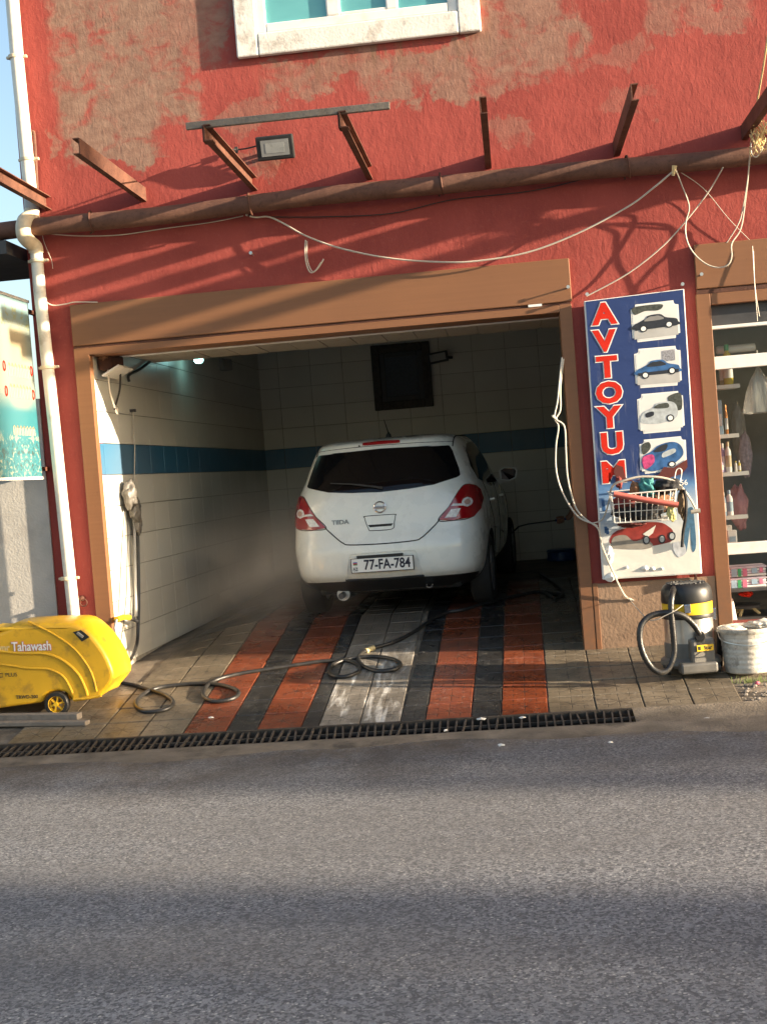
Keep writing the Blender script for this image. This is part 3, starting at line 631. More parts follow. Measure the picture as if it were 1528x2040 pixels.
# ------------------------------------------------------------------ the car
def car():
    rt = thing('car', 'white five door hatchback backed... ', 'car')
    rt['label'] = 'white hatchback parked nose in inside the wash bay, tail and number plate facing the street'
    rt.location = (-1.148, 1.03, .199); rt.rotation_euler = (R(.5), 0, R(-4))
    b = NB('car_paint'); p_ = b.objc()
    paint = b.out(b.mix(b.rng(b.noise(p_, 3, 4), .3, .7, 0, 1), (.80,.82,.76), (.85,.86,.80)), b.rng(b.noise(p_, 6, 4), .3, .7, .22, .34), b.bump(b.noise(p_, 1.2, 2), .02, .02), Coat_Weight=1.0, Coat_Roughness=.03)
    glass = M('tinted_glass', (.006,.006,.007), .06, .1, 4, spec=.5)
    gap = M('panel_gap', (.02,.02,.02), .8, 0); blk = MT['black']
    lensred = M('red_lens', (.33,.008,.012), .12, .1, 20, spec=.7, Coat_Weight=.6); lensclr = M('clear_lens', (.78,.78,.76), .15, .25, 60, .4, 90, spec=.8)
    amber = M('lamp_centre', (.50,.33,.27), .2, .1, 20)
    lv = [(.22,.20,3.98,.70),(.30,.10,4.08,.785),(.36,.03,4.15,.815),(.43,.005,4.19,.832),(.52,0,4.2,.842),(.60,.005,4.2,.848),(.67,.03,4.19,.850),(.74,.062,4.16,.850),(.83,.08,4.10,.846),(.92,.095,3.9,.838),
          (.99,.11,3.55,.826),(1.06,.135,3.22,.806),(1.14,.17,3.02,.780),(1.24,.225,2.82,.745),(1.33,.285,2.62,.710),(1.41,.34,2.42,.672),(1.455,.365,2.30,.645),(1.485,.385,2.2,.615),(1.508,.47,2.08,.575),(1.525,.66,1.9,.47),(1.535,.95,1.6,.28)]
    L = spline([Vector((a[0], a[1], a[2])) for a in lv], 3); W = spline([Vector((a[3], 0, 0)) for a in lv], 3)
    NT = 96; m = MB()
    for q, wv in zip(L, W):
        z, yr, yf, hw = q.x, q.y, q.z, wv.x; yc, hl = (yr+yf)/2, (yf-yr)/2
        for k in range(NT):
            a = 2*math.pi*k/NT; c, s = math.cos(a), math.sin(a); e = 2/interp(z, [.85, 1.2], [9.5, 6.0]) if s < 0 else 2/3.2
            q_ = math.copysign(abs(c)**e, c); m.v.append(Vector((hw*1.006*q_, yc+hl*math.copysign(abs(s)**e, s)+(.085*abs(q_)**2.4 if s < 0 else 0), z)))
    for i in range(len(L)-1):
        for k in range(NT): m.f.append((i*NT+k, i*NT+(k+1)%NT, (i+1)*NT+(k+1)%NT, (i+1)*NT+k))
    m.f.append(tuple(range(NT))[::-1]); m.f.append(tuple((len(L)-1)*NT+k for k in range(NT)))
    tmp = m.build('body', paint, None, False)
    full = BVHTree.FromPolygons([v.co.copy() for v in tmp.data.vertices], [tuple(p.vertices) for p in tmp.data.polygons])
    # wheel openings cut out of the body
    cut = MB()
    for y in (.78, 3.38):
        for sx in (-1, 1): cut.lathe([(.345, .50*sx), (.345, 1.1*sx)], 40, (0, y, .315), 'x')
    cu = cut.build('cut', gap, None); tmp.data.materials.append(gap)
    md = tmp.modifiers.new('cut', 'BOOLEAN'); md.object = cu; md.operation = 'DIFFERENCE'; md.solver = 'EXACT'
    try: md.material_mode = 'TRANSFER'
    except Exception: pass
    dg = bpy.context.evaluated_depsgraph_get(); me = bpy.data.meshes.new_from_object(tmp.evaluated_get(dg))
    bpy.data.objects.remove(tmp); bpy.data.objects.remove(cu)
    me.name = 'body'; o = bpy.data.objects.new('body', me); COL.objects.link(o); o.parent = rt
    me.polygons.foreach_set('use_smooth', [True]*len(me.polygons)); me.set_sharp_from_angle(angle=R(50))
    def hit(x, z, off=.004):
        h = full.ray_cast(Vector((x, -3, z)), Vector((0, 1, 0)))
        if h[0] is None: return Vector((x, .5, z))
        return h[0]+h[1]*off if h[1].y < 0 else h[0]-h[1]*off
    def hitx(y, z, s, off=.004):
        h = full.ray_cast(Vector((3*s, y, z)), Vector((-s, 0, 0)))
        if h[0] is None: return Vector((.6*s, y, z))
        n = h[1] if h[1].x*s > 0 else -h[1]
        return h[0]+n*off
    def hitz(x, y, off=.003):
        h = full.ray_cast(Vector((x, y, 4)), Vector((0, 0, -1))); return h[0]+Vector((0, 0, off))
    def scan(poly, N=26, K=26):
        zs = [p[1] for p in poly]; z0, z1 = min(zs)+1e-4, max(zs)-1e-4; rows = []
        for i in range(N+1):
            z = lerp(z0, z1, i/N); xs = []
            for j in range(len(poly)):
                a, b_ = poly[j], poly[(j+1) % len(poly)]
                if (a[1]-z)*(b_[1]-z) <= 0 and abs(a[1]-b_[1]) > 1e-9: xs.append(lerp(a[0], b_[0], (z-a[1])/(b_[1]-a[1])))
            rows.append([(lerp(min(xs), max(xs), k/K), z) for k in range(K+1)])
        return rows
    def patch(name, poly, fn, mat, parent, off=.004, N=26, K=26, smooth='all'):
        rows = scan(poly, N, K); m = MB()
        for r in rows: m.v += [fn(a, b_, off) for a, b_ in r]
        n = K+1
        for i in range(N):
            for k in range(K): m.f.append((i*n+k, i*n+k+1, (i+1)*n+k+1, (i+1)*n+k))
        # close the rim down to the body
        rim = [k for k in range(n)]+[i*n+K for i in range(1, N+1)]+[N*n+k for k in range(K-1, -1, -1)]+[i*n for i in range(N-1, 0, -1)]
        base = len(m.v); flat = [q for r in rows for q in r]
        m.v += [fn(flat[i][0], flat[i][1], -.006) for i in rim]
        for j in range(len(rim)): k = (j+1) % len(rim); m.f.append((rim[j], rim[k], base+k, base+j))
        return m.build(name, mat, parent, True, local=True, ang=40)
    def line(name, pts, fn, r, mat, parent, off=0.0, k=6):
        P = spline([Vector((a, b_, 0)) for a, b_ in pts], k); return MB().tube([fn(p.x, p.y, off) for p in P], r, 6).build(name, mat, parent, True, local=True)
    sm = lambda pts, k=4: [(p.x, p.y) for p in spline([Vector((a, b_, 0)) for a, b_ in pts], k, True)]
    # tailgate with window
    patch('rear_window', [(-.655,1.135),(-.45,1.085),(-.2,1.063),(0,1.058),(.2,1.063),(.45,1.085),(.655,1.135),(.665,1.15),(.655,1.2),(.60,1.36),(.575,1.405),(.55,1.413),(0,1.425),(-.55,1.413),(-.575,1.405),(-.60,1.36),(-.655,1.2),(-.665,1.15)], hit, glass, rt, .004, 40, 50)
    line('tailgate_gap', [(-.66,1.02),(-.58,.90),(-.485,.785),(-.40,.705),(-.335,.655),(-.27,.635),(0,.628),(.27,.635),(.335,.655),(.40,.705),(.485,.785),(.58,.90),(.66,1.02)], hit, .0055, gap, rt)
    line('tailgate_gap', [(-.60,1.44),(-.3,1.452),(0,1.455),(.3,1.452),(.60,1.44)], hit, .003, gap, rt)
    patch('high_brake_light', sm([(-.155,1.462),(-.16,1.474),(-.15,1.484),(0,1.488),(.15,1.484),(.16,1.474),(.155,1.462),(0,1.465)]), hit, lensred, rt, .008, 6, 24)
    patch('washer_nozzle', sm([(-.20,1.462),(-.192,1.470),(-.184,1.462),(-.192,1.454)]), hit, blk, rt, .006, 4, 4)
    for s in (-1, 1):
        po = [(.479,.788),(.60,.776),(.70,.778),(.765,.795),(.812,.85),(.825,.93),(.805,1.01),(.775,1.05),(.73,1.066),(.695,1.060),(.66,1.02),(.58,.90)]
        lamp = patch('tail_lamp', [(s*a, c) for a, c in po], hit, lensred, rt, .008, 30, 22)
        patch('clear_block', [(s*a, c) for a, c in ((.535,.803),(.625,.803),(.665,.87),(.59,.87))], hit, lensclr, lamp, .011, 6, 6)
        patch('clear_bar', [(s*a, c) for a, c in ((.585,.895),(.69,.89),(.70,.912),(.61,.914))], hit, lensclr, lamp, .011, 4, 6)
        ring = [(s*.715+.040*math.cos(a), .918+.040*math.sin(a)) for a in [2*math.pi*k/16 for k in range(16)]]
        patch('reflector_ring', ring, hit, lensclr, lamp, .012, 8, 8)
        patch('reflector_bulb', [(s*.715+.022*math.cos(a), .918+.022*math.sin(a)) for a in [2*math.pi*k/14 for k in range(14)]], hit, amber, lamp, .016, 6, 6)
        line('lamp_gap', [(s*a, c) for a, c in po[7:]+po[:4]], hit, .004, gap, rt)
    # number plate, its dished surround, handle
    patch('plate_recess', [(-.335,.335),(.32,.335),(.285,.50),(.265,.545),(.235,.555),(-.25,.555),(-.28,.545),(-.30,.50)], hit, paint, rt, -.002, 8, 16)
    for s in (-1, 1): line('recess_edge', [(s*.33,.335),(s*.30,.47),(s*.28,.54),(s*.24,.557),(0,.559)], hit, .006, paint, rt, -.001)
    m = MB(); m.box((-.215,-.022,.515), (.175,.02,.542)); m.build('plate_light', blk, rt, local=True)
    pl = MB().box((-.268,-.040,.399), (.268,-.022,.521)).build('plate_frame', blk, rt, local=True, bevel=.004)
    wt = M('plate_white', (.80,.80,.77), .4, .03, 8); ink = M('plate_ink', (.012,.014,.03), .5, .1, 8)
    q = MB().box((-.260,-.043,.405), (.260,-.039,.517)).build('number_plate', wt, rt, local=True, bevel=.003)
    def tx(s_, size, mt, x, y, z, par, bold=0, sx=1, name='lettering', ex=.0008):
        o = text(name, s_, size, mt, None, (0, 0, 0), (R(90), 0, 0), ex, bold, sx); o.parent = par; o.location = (x, y, z); return o
    tx('77-FA-784', .115, ink, .042, -.0445, .461, q, .0026, .80)
    tx('AZ', .034, ink, -.228, -.0445, .432, q, .0005, .9)
    for i, (c, nm) in enumerate((((.02,.12,.42),'flag_blue'),((.5,.03,.03),'flag_red'),((.03,.22,.06),'flag_green'))):
        MB().box((-.245,-.0446,.484-.009*i), (-.210,-.0432,.4925-.009*i)).build('flag_band', M(nm, c, .5), q, local=True)
    o_ = MB(); 
    for a, c in (((-.246,.417),(-.211,.4185)),((-.246,.4455),(-.211,.447)),((-.246,.417),(-.2445,.447)),((-.2125,.417),(-.211,.447))): o_.box((a[0],-.0446,a[1]), (c[0],-.0432,c[1]))
    o_.build('badge_outline', ink, q, local=True)
    hd = patch('handle_plate', [(-.105,.742),(.085,.742),(.11,.80),(.118,.85),(.11,.862),(-.13,.862),(-.138,.85),(-.128,.80)], hit, paint, rt, .003, 10, 16)
    line('handle_gap', [(-.105,.742),(.085,.742),(.11,.80),(.12,.85),(.11,.864),(-.13,.864),(-.14,.85),(-.128,.80),(-.105,.742)], hit, .0032, gap, rt, .002, 4)
    patch('handle_slot', [(-.10,.770),(.085,.770),(.10,.790),(-.115,.790)], hit, gap, hd, .005, 4, 8)
    # maker's badge and model script
    c0 = hit(-.005, .93, .006); em = MB().tube([hit(-.005+.048*math.cos(a), .932+.044*math.sin(a), .006) for a in [2*math.pi*k/28 for k in range(28)]], .0075, 8, closed=True).build('badge_ring', MT['chrome'], rt, True, local=True)
    y0 = hit(-.005,.93,0).y
    MB().box((-.063,y0-.016,.921), (.053,y0-.004,.944)).build('badge_bar', MT['chrome'], em, local=True, bevel=.003)
    tx('NISSAN', .021, ink, -.005, y0-.0165, .9325, em, .0004, 1.15)
    tt = tx('TIIDA', .052, M('script_metal', (.22,.22,.21), .3, .1, 9, metal=.6), -.355, hit(-.355,.828,0).y-.004, .828, rt, .0008, 1.15, 'model_script', .002); tt.rotation_euler = (R(84), 0, R(-5))
    # wiper, antenna
    wp = MB().tube([hit(.02,1.085,.02), hit(-.05,1.10,.022), hit(-.25,1.135,.022), hit(-.43,1.155,.016)], [.012,.009,.007,.005], 6).build('rear_wiper', M('wiper', (.05,.05,.052), .5), rt, True, local=True)
    a0 = hitz(0, .80); MB().lathe([(.028,-.005),(.022,.018),(.010,.032),(.007,.04)], 12, a0).build('antenna_base', blk, rt, True, local=True)
    MB().tube([a0+Vector((0,0,.03)), a0+Vector((-.015,-.09,.15))], [.006,.003], 6).build('antenna', blk, rt, True, local=True)
    # side glass, door gaps, handles, mirrors
    for s in (-1, 1):
        g = patch('side_window', [(.62,1.10),(.95,1.055),(1.70,1.035),(1.70,1.42),(1.35,1.435),(1.0,1.43),(.72,1.36),(.60,1.22)], lambda a, c, o: hitx(a, c, s, o), glass, rt, .004, 24, 24)
        patch('side_window', [(1.74,1.035),(2.92,1.02),(2.85,1.05),(2.45,1.34),(2.3,1.40),(2.1,1.42),(1.74,1.42)], lambda a, c, o: hitx(a, c, s, o), glass, rt, .004, 24, 24)
        line('door_gap', [(1.72,1.44),(1.72,1.03),(1.72,.6),(1.70,.32)], lambda a, c, o: hitx(a, c, s, o), .004, gap, rt)
        line('door_gap', [(.80,1.08),(.95,.85),(1.10,.70),(1.16,.5),(1.2,.32)], lambda a, c, o: hitx(a, c, s, o), .004, gap, rt)
        line('door_gap', [(2.92,1.0),(2.95,.7),(2.90,.32)], lambda a, c, o: hitx(a, c, s, o), .004, gap, rt)
        line('roof_channel', [(s*.60,.50),(s*.605,.9),(s*.60,1.6),(s*.56,2.1)], lambda a, c, o: hitz(a, c, .001), .006, gap, rt)
        for y in (1.02, 2.0):
            h0 = hitx(y, .90, s, .03); h1 = hitx(y+.17, .895, s, .03); MB().tube([hitx(y,.90,s,0), h0, h1, hitx(y+.17,.895,s,0)], .011, 8).build('door_handle', paint, rt, True, local=True)
        mr = MB(); mc = Vector((s*.905, 2.72, 1.075))
        prof = [Vector((s*.80,2.70,1.02)), Vector((s*.80,2.69,1.145)), Vector((s*.85,2.69,1.168)), Vector((s*.975,2.70,1.155)), Vector((s*.995,2.71,1.12)), Vector((s*.975,2.72,1.04)), Vector((s*.90,2.71,1.01))]
        n = len(prof); ins = [p+Vector((0,.06,0)) for p in prof]; cen = sum(prof, Vector())/n
        ins2 = [cen+(p-cen)*.55+Vector((0,.13,0)) for p in prof]
        mr.v = prof+ins+ins2; mr.f = [tuple(range(n))]+[(i,(i+1)%n,n+(i+1)%n,n+i) for i in range(n)]+[(n+i,n+(i+1)%n,2*n+(i+1)%n,2*n+i) for i in range(n)]+[tuple(2*n+i for i in range(n))]
        mo = mr.build('door_mirror', paint, rt, True, local=True, bevel=.008)
        MB().add([cen+(p-cen)*.78+Vector((0,-.004,0)) for p in prof], [tuple(range(n))]).build('mirror_glass', glass, mo, local=True)
        MB().tube([Vector((s*.74,2.78,1.0)), Vector((s*.86,2.75,1.05))], [.035,.03], 8).build('mirror_arm', paint, mo, True, local=True)
    # wheels
    al = M('wheel_alloy', (.30,.30,.31), .35, .15, 9, metal=.7)
    for y in (.78, 3.38):
        for s in (-1, 1):
            x0 = s*.655; wh = MB()
            wh.lathe([(.20,0),(.27,0),(.298,s*.012),(.308,s*.035),(.308,s*.15),(.298,s*.178),(.27,s*.19),(.20,s*.186)], 40, (x0, y, .306), 'x', False)
            to = wh.build('wheel', M('tyre', (.02,.019,.018), .75, .2, 20, .3, 60), rt, True, local=True)
            rm = MB().lathe([(.02,s*.165),(.06,s*.168),(.07,s*.155),(.185,s*.175),(.205,s*.183),(.205,s*.02),(.05,s*.02)], 30, (x0, y, .306), 'x').build('rim', al, to, True, local=True)
            for k in range(5):
                a = 2*math.pi*k/5+.3; d = Vector((0, math.cos(a), math.sin(a))); c = Vector((x0+s*.174, y, .306))
                MB().bar(c+d*.03, c+d*.195, .045, .016, (1, 0, 0)).build('spoke', al, rm, local=True, bevel=.004)
    # underside
    MB().box((-.62,.24,.20), (.62,3.9,.34)).build('underbody', MT['pit'], rt, local=True, bevel=.03)
    line('lower_lip', [(-.34,.338),(0,.333),(.33,.338)], lambda a, c, o: hit(a, c, .004), .013, blk, rt)
    patch('bumper_lower', [(-.66,.225),(.66,.225),(.76,.285),(.80,.325),(-.80,.325),(-.76,.285)], hit, blk, rt, .004, 8, 40)
    MB().lathe([(.0,-.02),(.055,-.02),(.062,0),(.062,.3),(.0,.3)], 20, (-.40, .22, .205), 'y').build('exhaust_silencer', MT['steel'], rt, True, local=True)
    MB().tube([(-.40,.10,.20), (-.40,.24,.205)], .026, 12).build('exhaust_tip', MT['dark'], rt, True, local=True)
    MB().tube([(.33,.16,.25),(.335,.14,.232),(.355,.135,.226),(.375,.14,.232),(.38,.16,.25)], .007, 6).build('towing_eye', MT['steel'], rt, True, local=True)
    return rt
CAR = car()
# ------------------------------------------------------------------ fittings on the facade
def cable(name, label, cat, pts, r, mt, y=None, k=6, group=None, extra=None):
    P = [Vector(p) if abs(p[0]) < 12 else onY(*p) for p in pts]     # world points, or photo points with their distance from the wall
    P = spline(P, k); r = r*.78 if mt == 'cable' else r; t = tag(MB().tube(P, r, 6).build(name, MT[mt], None, True), label, cat, group); return t
fl = thing('floodlight', 'black framed floodlight fixed to the red wall below the slat rail', 'floodlight', tuple(onY(549, 294, -.06)))
c = onY(549, 294, -.12)
ax = (Vector((1,0,0)), Vector((0,-.96,-.28)), Vector((0,-.28,.96)))
MB().obox(c, ax, (.140, .022, .088)).build('housing', MT['black'], fl, bevel=.010)
MB().obox(c+ax[1]*.0235, ax, (.105, .002, .058)).build('lens', M('frosted_lens', (.22,.225,.22), .25, .12, 12), fl)
MB().obox(c+ax[1]*.025, ax, (.072, .002, .036)).build('led_panel', M('led_panel', (.27,.28,.27), .3, .1, 14), fl)
MB().box((c.x-.10, -.10, c.z-.012), (c.x-.085, -.001, c.z+.012)).build('arm', MT['dark_rust'], fl); MB().box((c.x+.085, -.10, c.z-.012), (c.x+.10, -.001, c.z+.012)).build('arm', MT['dark_rust'], fl)
cable('lamp_cable', 'thin dark cable from the floodlight to the rusty bracket on its left', 'cable', [(511, 291, -.1), (490, 296, -.06), (472, 298, -.04), (455, 297, -.2), (432, 293, -.9)], .006, 'dark_cable')
tag(MB().box(tuple(onY(471,297,-.04)-Vector((.012,.01,.03))), tuple(onY(471,297,-.04)+Vector((.012,.01,.015)))).build('cable_connector', MT['dark_cable']), 'small dark connector on the floodlight cable', 'connector')
cable('sagging_cable', 'long white cable sagging in a wide curve below the brown pipe', 'cable', [(1344,338,-.20),(1300,375,-.16),(1250,412,-.13),(1150,465,-.11),(1050,503,-.10),(950,520,-.10),(880,522,-.10),(780,515,-.10),(680,495,-.10),(610,470,-.09),(565,445,-.07),(535,432,-.03),(510,433,-.05),(490,428,-.10)], .0085, 'cable')
cable('cable_stub', 'short frayed cable end hooked upwards from the sagging white cable', 'cable', [(609,478,-.09),(608,505,-.07),(612,530,-.06),(620,543,-.06),(633,535,-.06),(645,516,-.07)], .0075, 'cable')
cable('cable_stub', 'second frayed strand beside the hooked cable end', 'cable', [(612,480,-.10),(612,510,-.085),(617,532,-.08),(626,541,-.08),(640,522,-.09)], .005, 'cable')
cable('wire', 'thin grey wire clipped along the wall under the left half of the pipe', 'wire', [(98,466,-.02),(160,470,-.02),(240,468,-.02),(330,455,-.02),(420,443,-.02),(485,430,-.03)], .005, 'cable')
cable('wire', 'thin wire running close under the right half of the pipe', 'wire', [(540,432,-.02),(640,432,-.02),(780,425,-.02),(900,398,-.02),(1060,380,-.02),(1200,350,-.03),(1330,345,-.05)], .004, 'dark_cable')
cable('wire', 'white wire looping from the pipe tie down past the shop fascia and up again', 'wire', [(1346,340,-.2),(1356,365,-.15),(1372,410,-.10),(1366,440,-.09),(1365,465,-.09),(1372,490,-.09),(1388,512,-.09),(1410,528,-.10),(1432,533,-.11),(1450,527,-.12),(1457,510,-.12),(1457,485,-.10),(1475,455,-.09),(1484,400,-.1),(1490,345,-.2),(1494,300,-.28)], .007, 'cable')
cable('wire', 'white wire running straight down from the twine bundle to the shop fascia nail', 'wire', [(1494,290,-.28),(1490,345,-.2),(1478,420,-.08),(1468,450,-.06),(1446,485,-.03)], .006, 'cable')
cable('wire', 'white wire slanting from the pipe to the top left corner of the blue sign', 'wire', [(1440,333,-.2),(1412,380,-.10),(1370,435,-.08),(1320,490,-.07),(1250,545,-.05),(1168,590,-.03)], .0065, 'cable')
cable('wire', 'faint thin wire slanting down to the right between pipe and shop fascia', 'wire', [(1350,340,-.12),(1400,375,-.05),(1450,435,-.04),(1492,478,-.03)], .0035, 'cable')
cable('wire', 'thin wire hanging straight down in front of the shop fascia', 'wire', [(1498,490,-.06),(1502,560,-.08),(1505,600,-.09),(1508,640,-.07)], .004, 'cable'); cable('wire', 'second thin wire hanging with the first one before the shop fascia', 'wire', [(1500,500,-.06),(1503,570,-.08),(1512,630,-.07)], .0035, 'cable')
cable('wire', 'pale wire entering from the top right and reaching the bracket with the twine', 'wire', [(1530,60,-1.0),(1520,130,-.8),(1508,200,-.6),(1500,250,-.4)], .006, 'twine')
cable('wire', 'white cord leading from the drainpipe to the corner of the brown shutter box', 'wire', [(86,596,-.12),(105,608,-.05),(130,606,-.04),(150,602,-.045),(195,602,-.05)], .006, 'cable')
cable('wire', 'loose thin wire dangling beside the drainpipe elbow', 'wire', [(82,450,-.06),(88,480,-.05),(98,505,-.05),(104,520,-.05),(106,535,-.05)], .003, 'cable')
tag(MB().tube([onY(1343,330,-.21), onY(1340,350,-.20)], [.02,.012], 6).build('twine_knot', MT['twine'], None, True), 'pale knot of twine tied round the pipe above the blue sign', 'knot')
random.seed(12); m = MB()
for k in range(16):
    c0 = onY(random.uniform(1502,1528), random.uniform(250,295), -.32+random.uniform(-.04,.04)); ra = random.uniform(.03,.075); ph = random.uniform(0,6)
    m.tube([c0+Vector((ra*.6*math.cos(a+ph), .03*math.sin(2*a), ra*1.3*math.sin(a))) for a in [2*math.pi*q/12 for q in range(12)]], .004, 4, closed=True)
tag(m.build('twine_bundle', MT['twine'], None, True), 'tangled bundle of pale yellow twine hanging at the right bracket', 'twine', kind='stuff')
cable('wire_loop', 'small white wire loop hanging under the twine bundle', 'wire', [(1495,285,-.3),(1496,305,-.3),(1505,313,-.3),(1516,300,-.3),(1518,285,-.3)], .006, 'cable')
for px, lb in (((1130,575), 'nail in the brown shutter box near its right end'), ((1393,550), 'nail in the red wall left of the shop fascia'), ((505,508), 'old wall plug in the red wall left of the cable stub')):
    p = onY(*px); tag(MB().lathe([(.006,0),(.006,-.09),(.013,-.092),(.013,-.10)], 8, p, 'y').build('nail', MT['steel'], None, True), lb, 'nail')
for px, s_, lb in (((165,1192), .03, 'iron eye bolt low on the left door jamb'),):
    p = onY(*px); t = thing('eye_bolt', lb, 'bolt', tuple(p)); MB().lathe([(.022,0),(.022,-.02),(.012,-.03),(.012,-.05)], 10, p, 'y').build('bolt', MT['dark_rust'], t, True)
    MB().tube([p+Vector((.02+.028*math.cos(a), -.04, -.03+.028*math.sin(a))) for a in [2*math.pi*q/14 for q in range(14)]], .005, 6, closed=True).build('ring', MT['dark_rust'], t, True)

# ------------------------------------------------------------------ the tall sign on the pillar
SY = -.085
sg = thing('car_wash_sign', 'tall blue sign board with red letters AVTOYUM and small car photos', 'sign', (.96, -.06, .49))
def sp(u, v, lay=0): p = onY(u, v, SY-.0012*lay); return p
c4 = [sp(1163,600), sp(1362,575), sp(1398,1143), sp(1200,1155)]
def flat(name, pts, mt, lay, par, th=.001):
    P = [sp(u, v, lay) for u, v in pts]; n = len(P); Q = [p+Vector((0, th, 0)) for p in P]
    return MB().add(P+Q, [tuple(range(n)), tuple(range(n, 2*n))[::-1]]+[(i, n+i, n+(i+1)%n, (i+1)%n) for i in range(n)]).build(name, mt, par)
m = MB(); m.add([p+Vector((0,.003,0)) for p in c4]+[p+Vector((0,.055,0)) for p in c4], [(3,2,1,0),(4,5,6,7),(0,1,5,4),(1,2,6,5),(2,3,7,6),(3,0,4,7)]); m.build('board', MT['white'], sg, bevel=.004)
SB = NB('sign_print'); p_ = SB.pos(); s_ = SB.sep(p_); x_, z_ = s_[0], s_[2]
zn = SB.m1('ADD', z_, SB.m1('MULTIPLY', SB.m1('SUBTRACT', SB.noise(p_, 9, 5, .6), .5), .12))
cc = SB.mix(SB.step(zn, 1.28, 1.14), (.016,.036,.135), (.10,.22,.42)); cc = SB.mix(SB.step(zn, 1.18, .98), cc, (.42,.50,.58)); cc = SB.mix(SB.step(zn, .98, .72), cc, (.66,.64,.58))
cc = SB.mix(SB.m1('MULTIPLY', SB.step(SB.noise(SB.scale(p_, (30,30,3)), 1, 5, .7), .55, .8), .25), cc, (.62,.60,.56))
SB = SB.out(cc, .38, SB.bump(SB.noise(SB.scale(p_, (4,4,7)), 1, 3), .25, .02), spec=.5)
P = [(1166,601),(1360,577),(1395,1141),(1203,1152)]; flat('print', P, SB, 0, sg)
FY = (R(90), 0, 0)
def sp_txt(s, u, v, size, mt, lay, bold, sx=1.0, rot=0.0, name='letter'):
    p = sp(u, v, lay); o = text(name, s, size, mt, sg, (p.x, p.y, p.z), (R(90), -rot, 0), .0005, bold, sx); return o
for ch, u, v in (('A',1203,627),('V',1204,681),('T',1209,733),('O',1213,784),('Y',1214,833),('U',1219,885),('M',1222,942)):
    sp_txt(ch, u, v, .205, MT['white'], 1, .0170, 1.12, name='letter_outline'); sp_txt(ch, u, v, .205, MT['red'], 3, .0100, 1.12)
# four photo cards with notched corners, each with a small printed car
cards = [[(1255,608),(1350,597),(1355,672),(1260,683)], [(1262,696),(1354,688),(1358,767),(1266,774)], [(1268,786),(1359,778),(1364,857),(1272,865)], [(1273,877),(1365,868),(1368,935),(1275,945)]]
def bil(q, a, b): 
    p0, p1, p2, p3 = [Vector((*k, 0)) for k in q]; t = p0.lerp(p1, a); s = p3.lerp(p2, a); r = t.lerp(s, b); return (r.x, r.y)
shp = [(0,.12),(.06,.11),(.09,.08),(.10,0),(.90,0),(.91,.08),(.94,.11),(1,.12),(1,.88),(.94,.89),(.91,.92),(.90,1),(.10,1),(.09,.92),(.06,.89),(0,.88)]
sky_c = M('print_sky', (.66,.65,.62), .4, .04, 6); car_dk = M('print_dark_car', (.02,.022,.03), .4, .3, 30); car_bl = M('print_blue_car', (.03,.10,.25), .4, .4, 25); car_gr = M('print_grey_car', (.40,.43,.44), .4, .25, 30); car_rd = M('print_red_car', (.24,.026,.02), .45, .3, 18); road_c = M('print_road', (.42,.41,.39), .4, .1, 8); tree_c = M('print_tree', (.05,.055,.045), .5, .6, 60); grn = M('print_pink', (.45,.05,.16), .4, .4, 40)
sm2 = lambda pts, k=4: [(p.x, p.y) for p in spline([Vector((a, b_, 0)) for a, b_ in pts], k, True)]
side = [(.04,.66),(.05,.54),(.16,.48),(.30,.40),(.36,.33),(.60,.32),(.72,.42),(.93,.48),(.97,.56),(.95,.66)]
wind = [(.27,.47),(.37,.37),(.47,.36),(.58,.36),(.67,.46)]
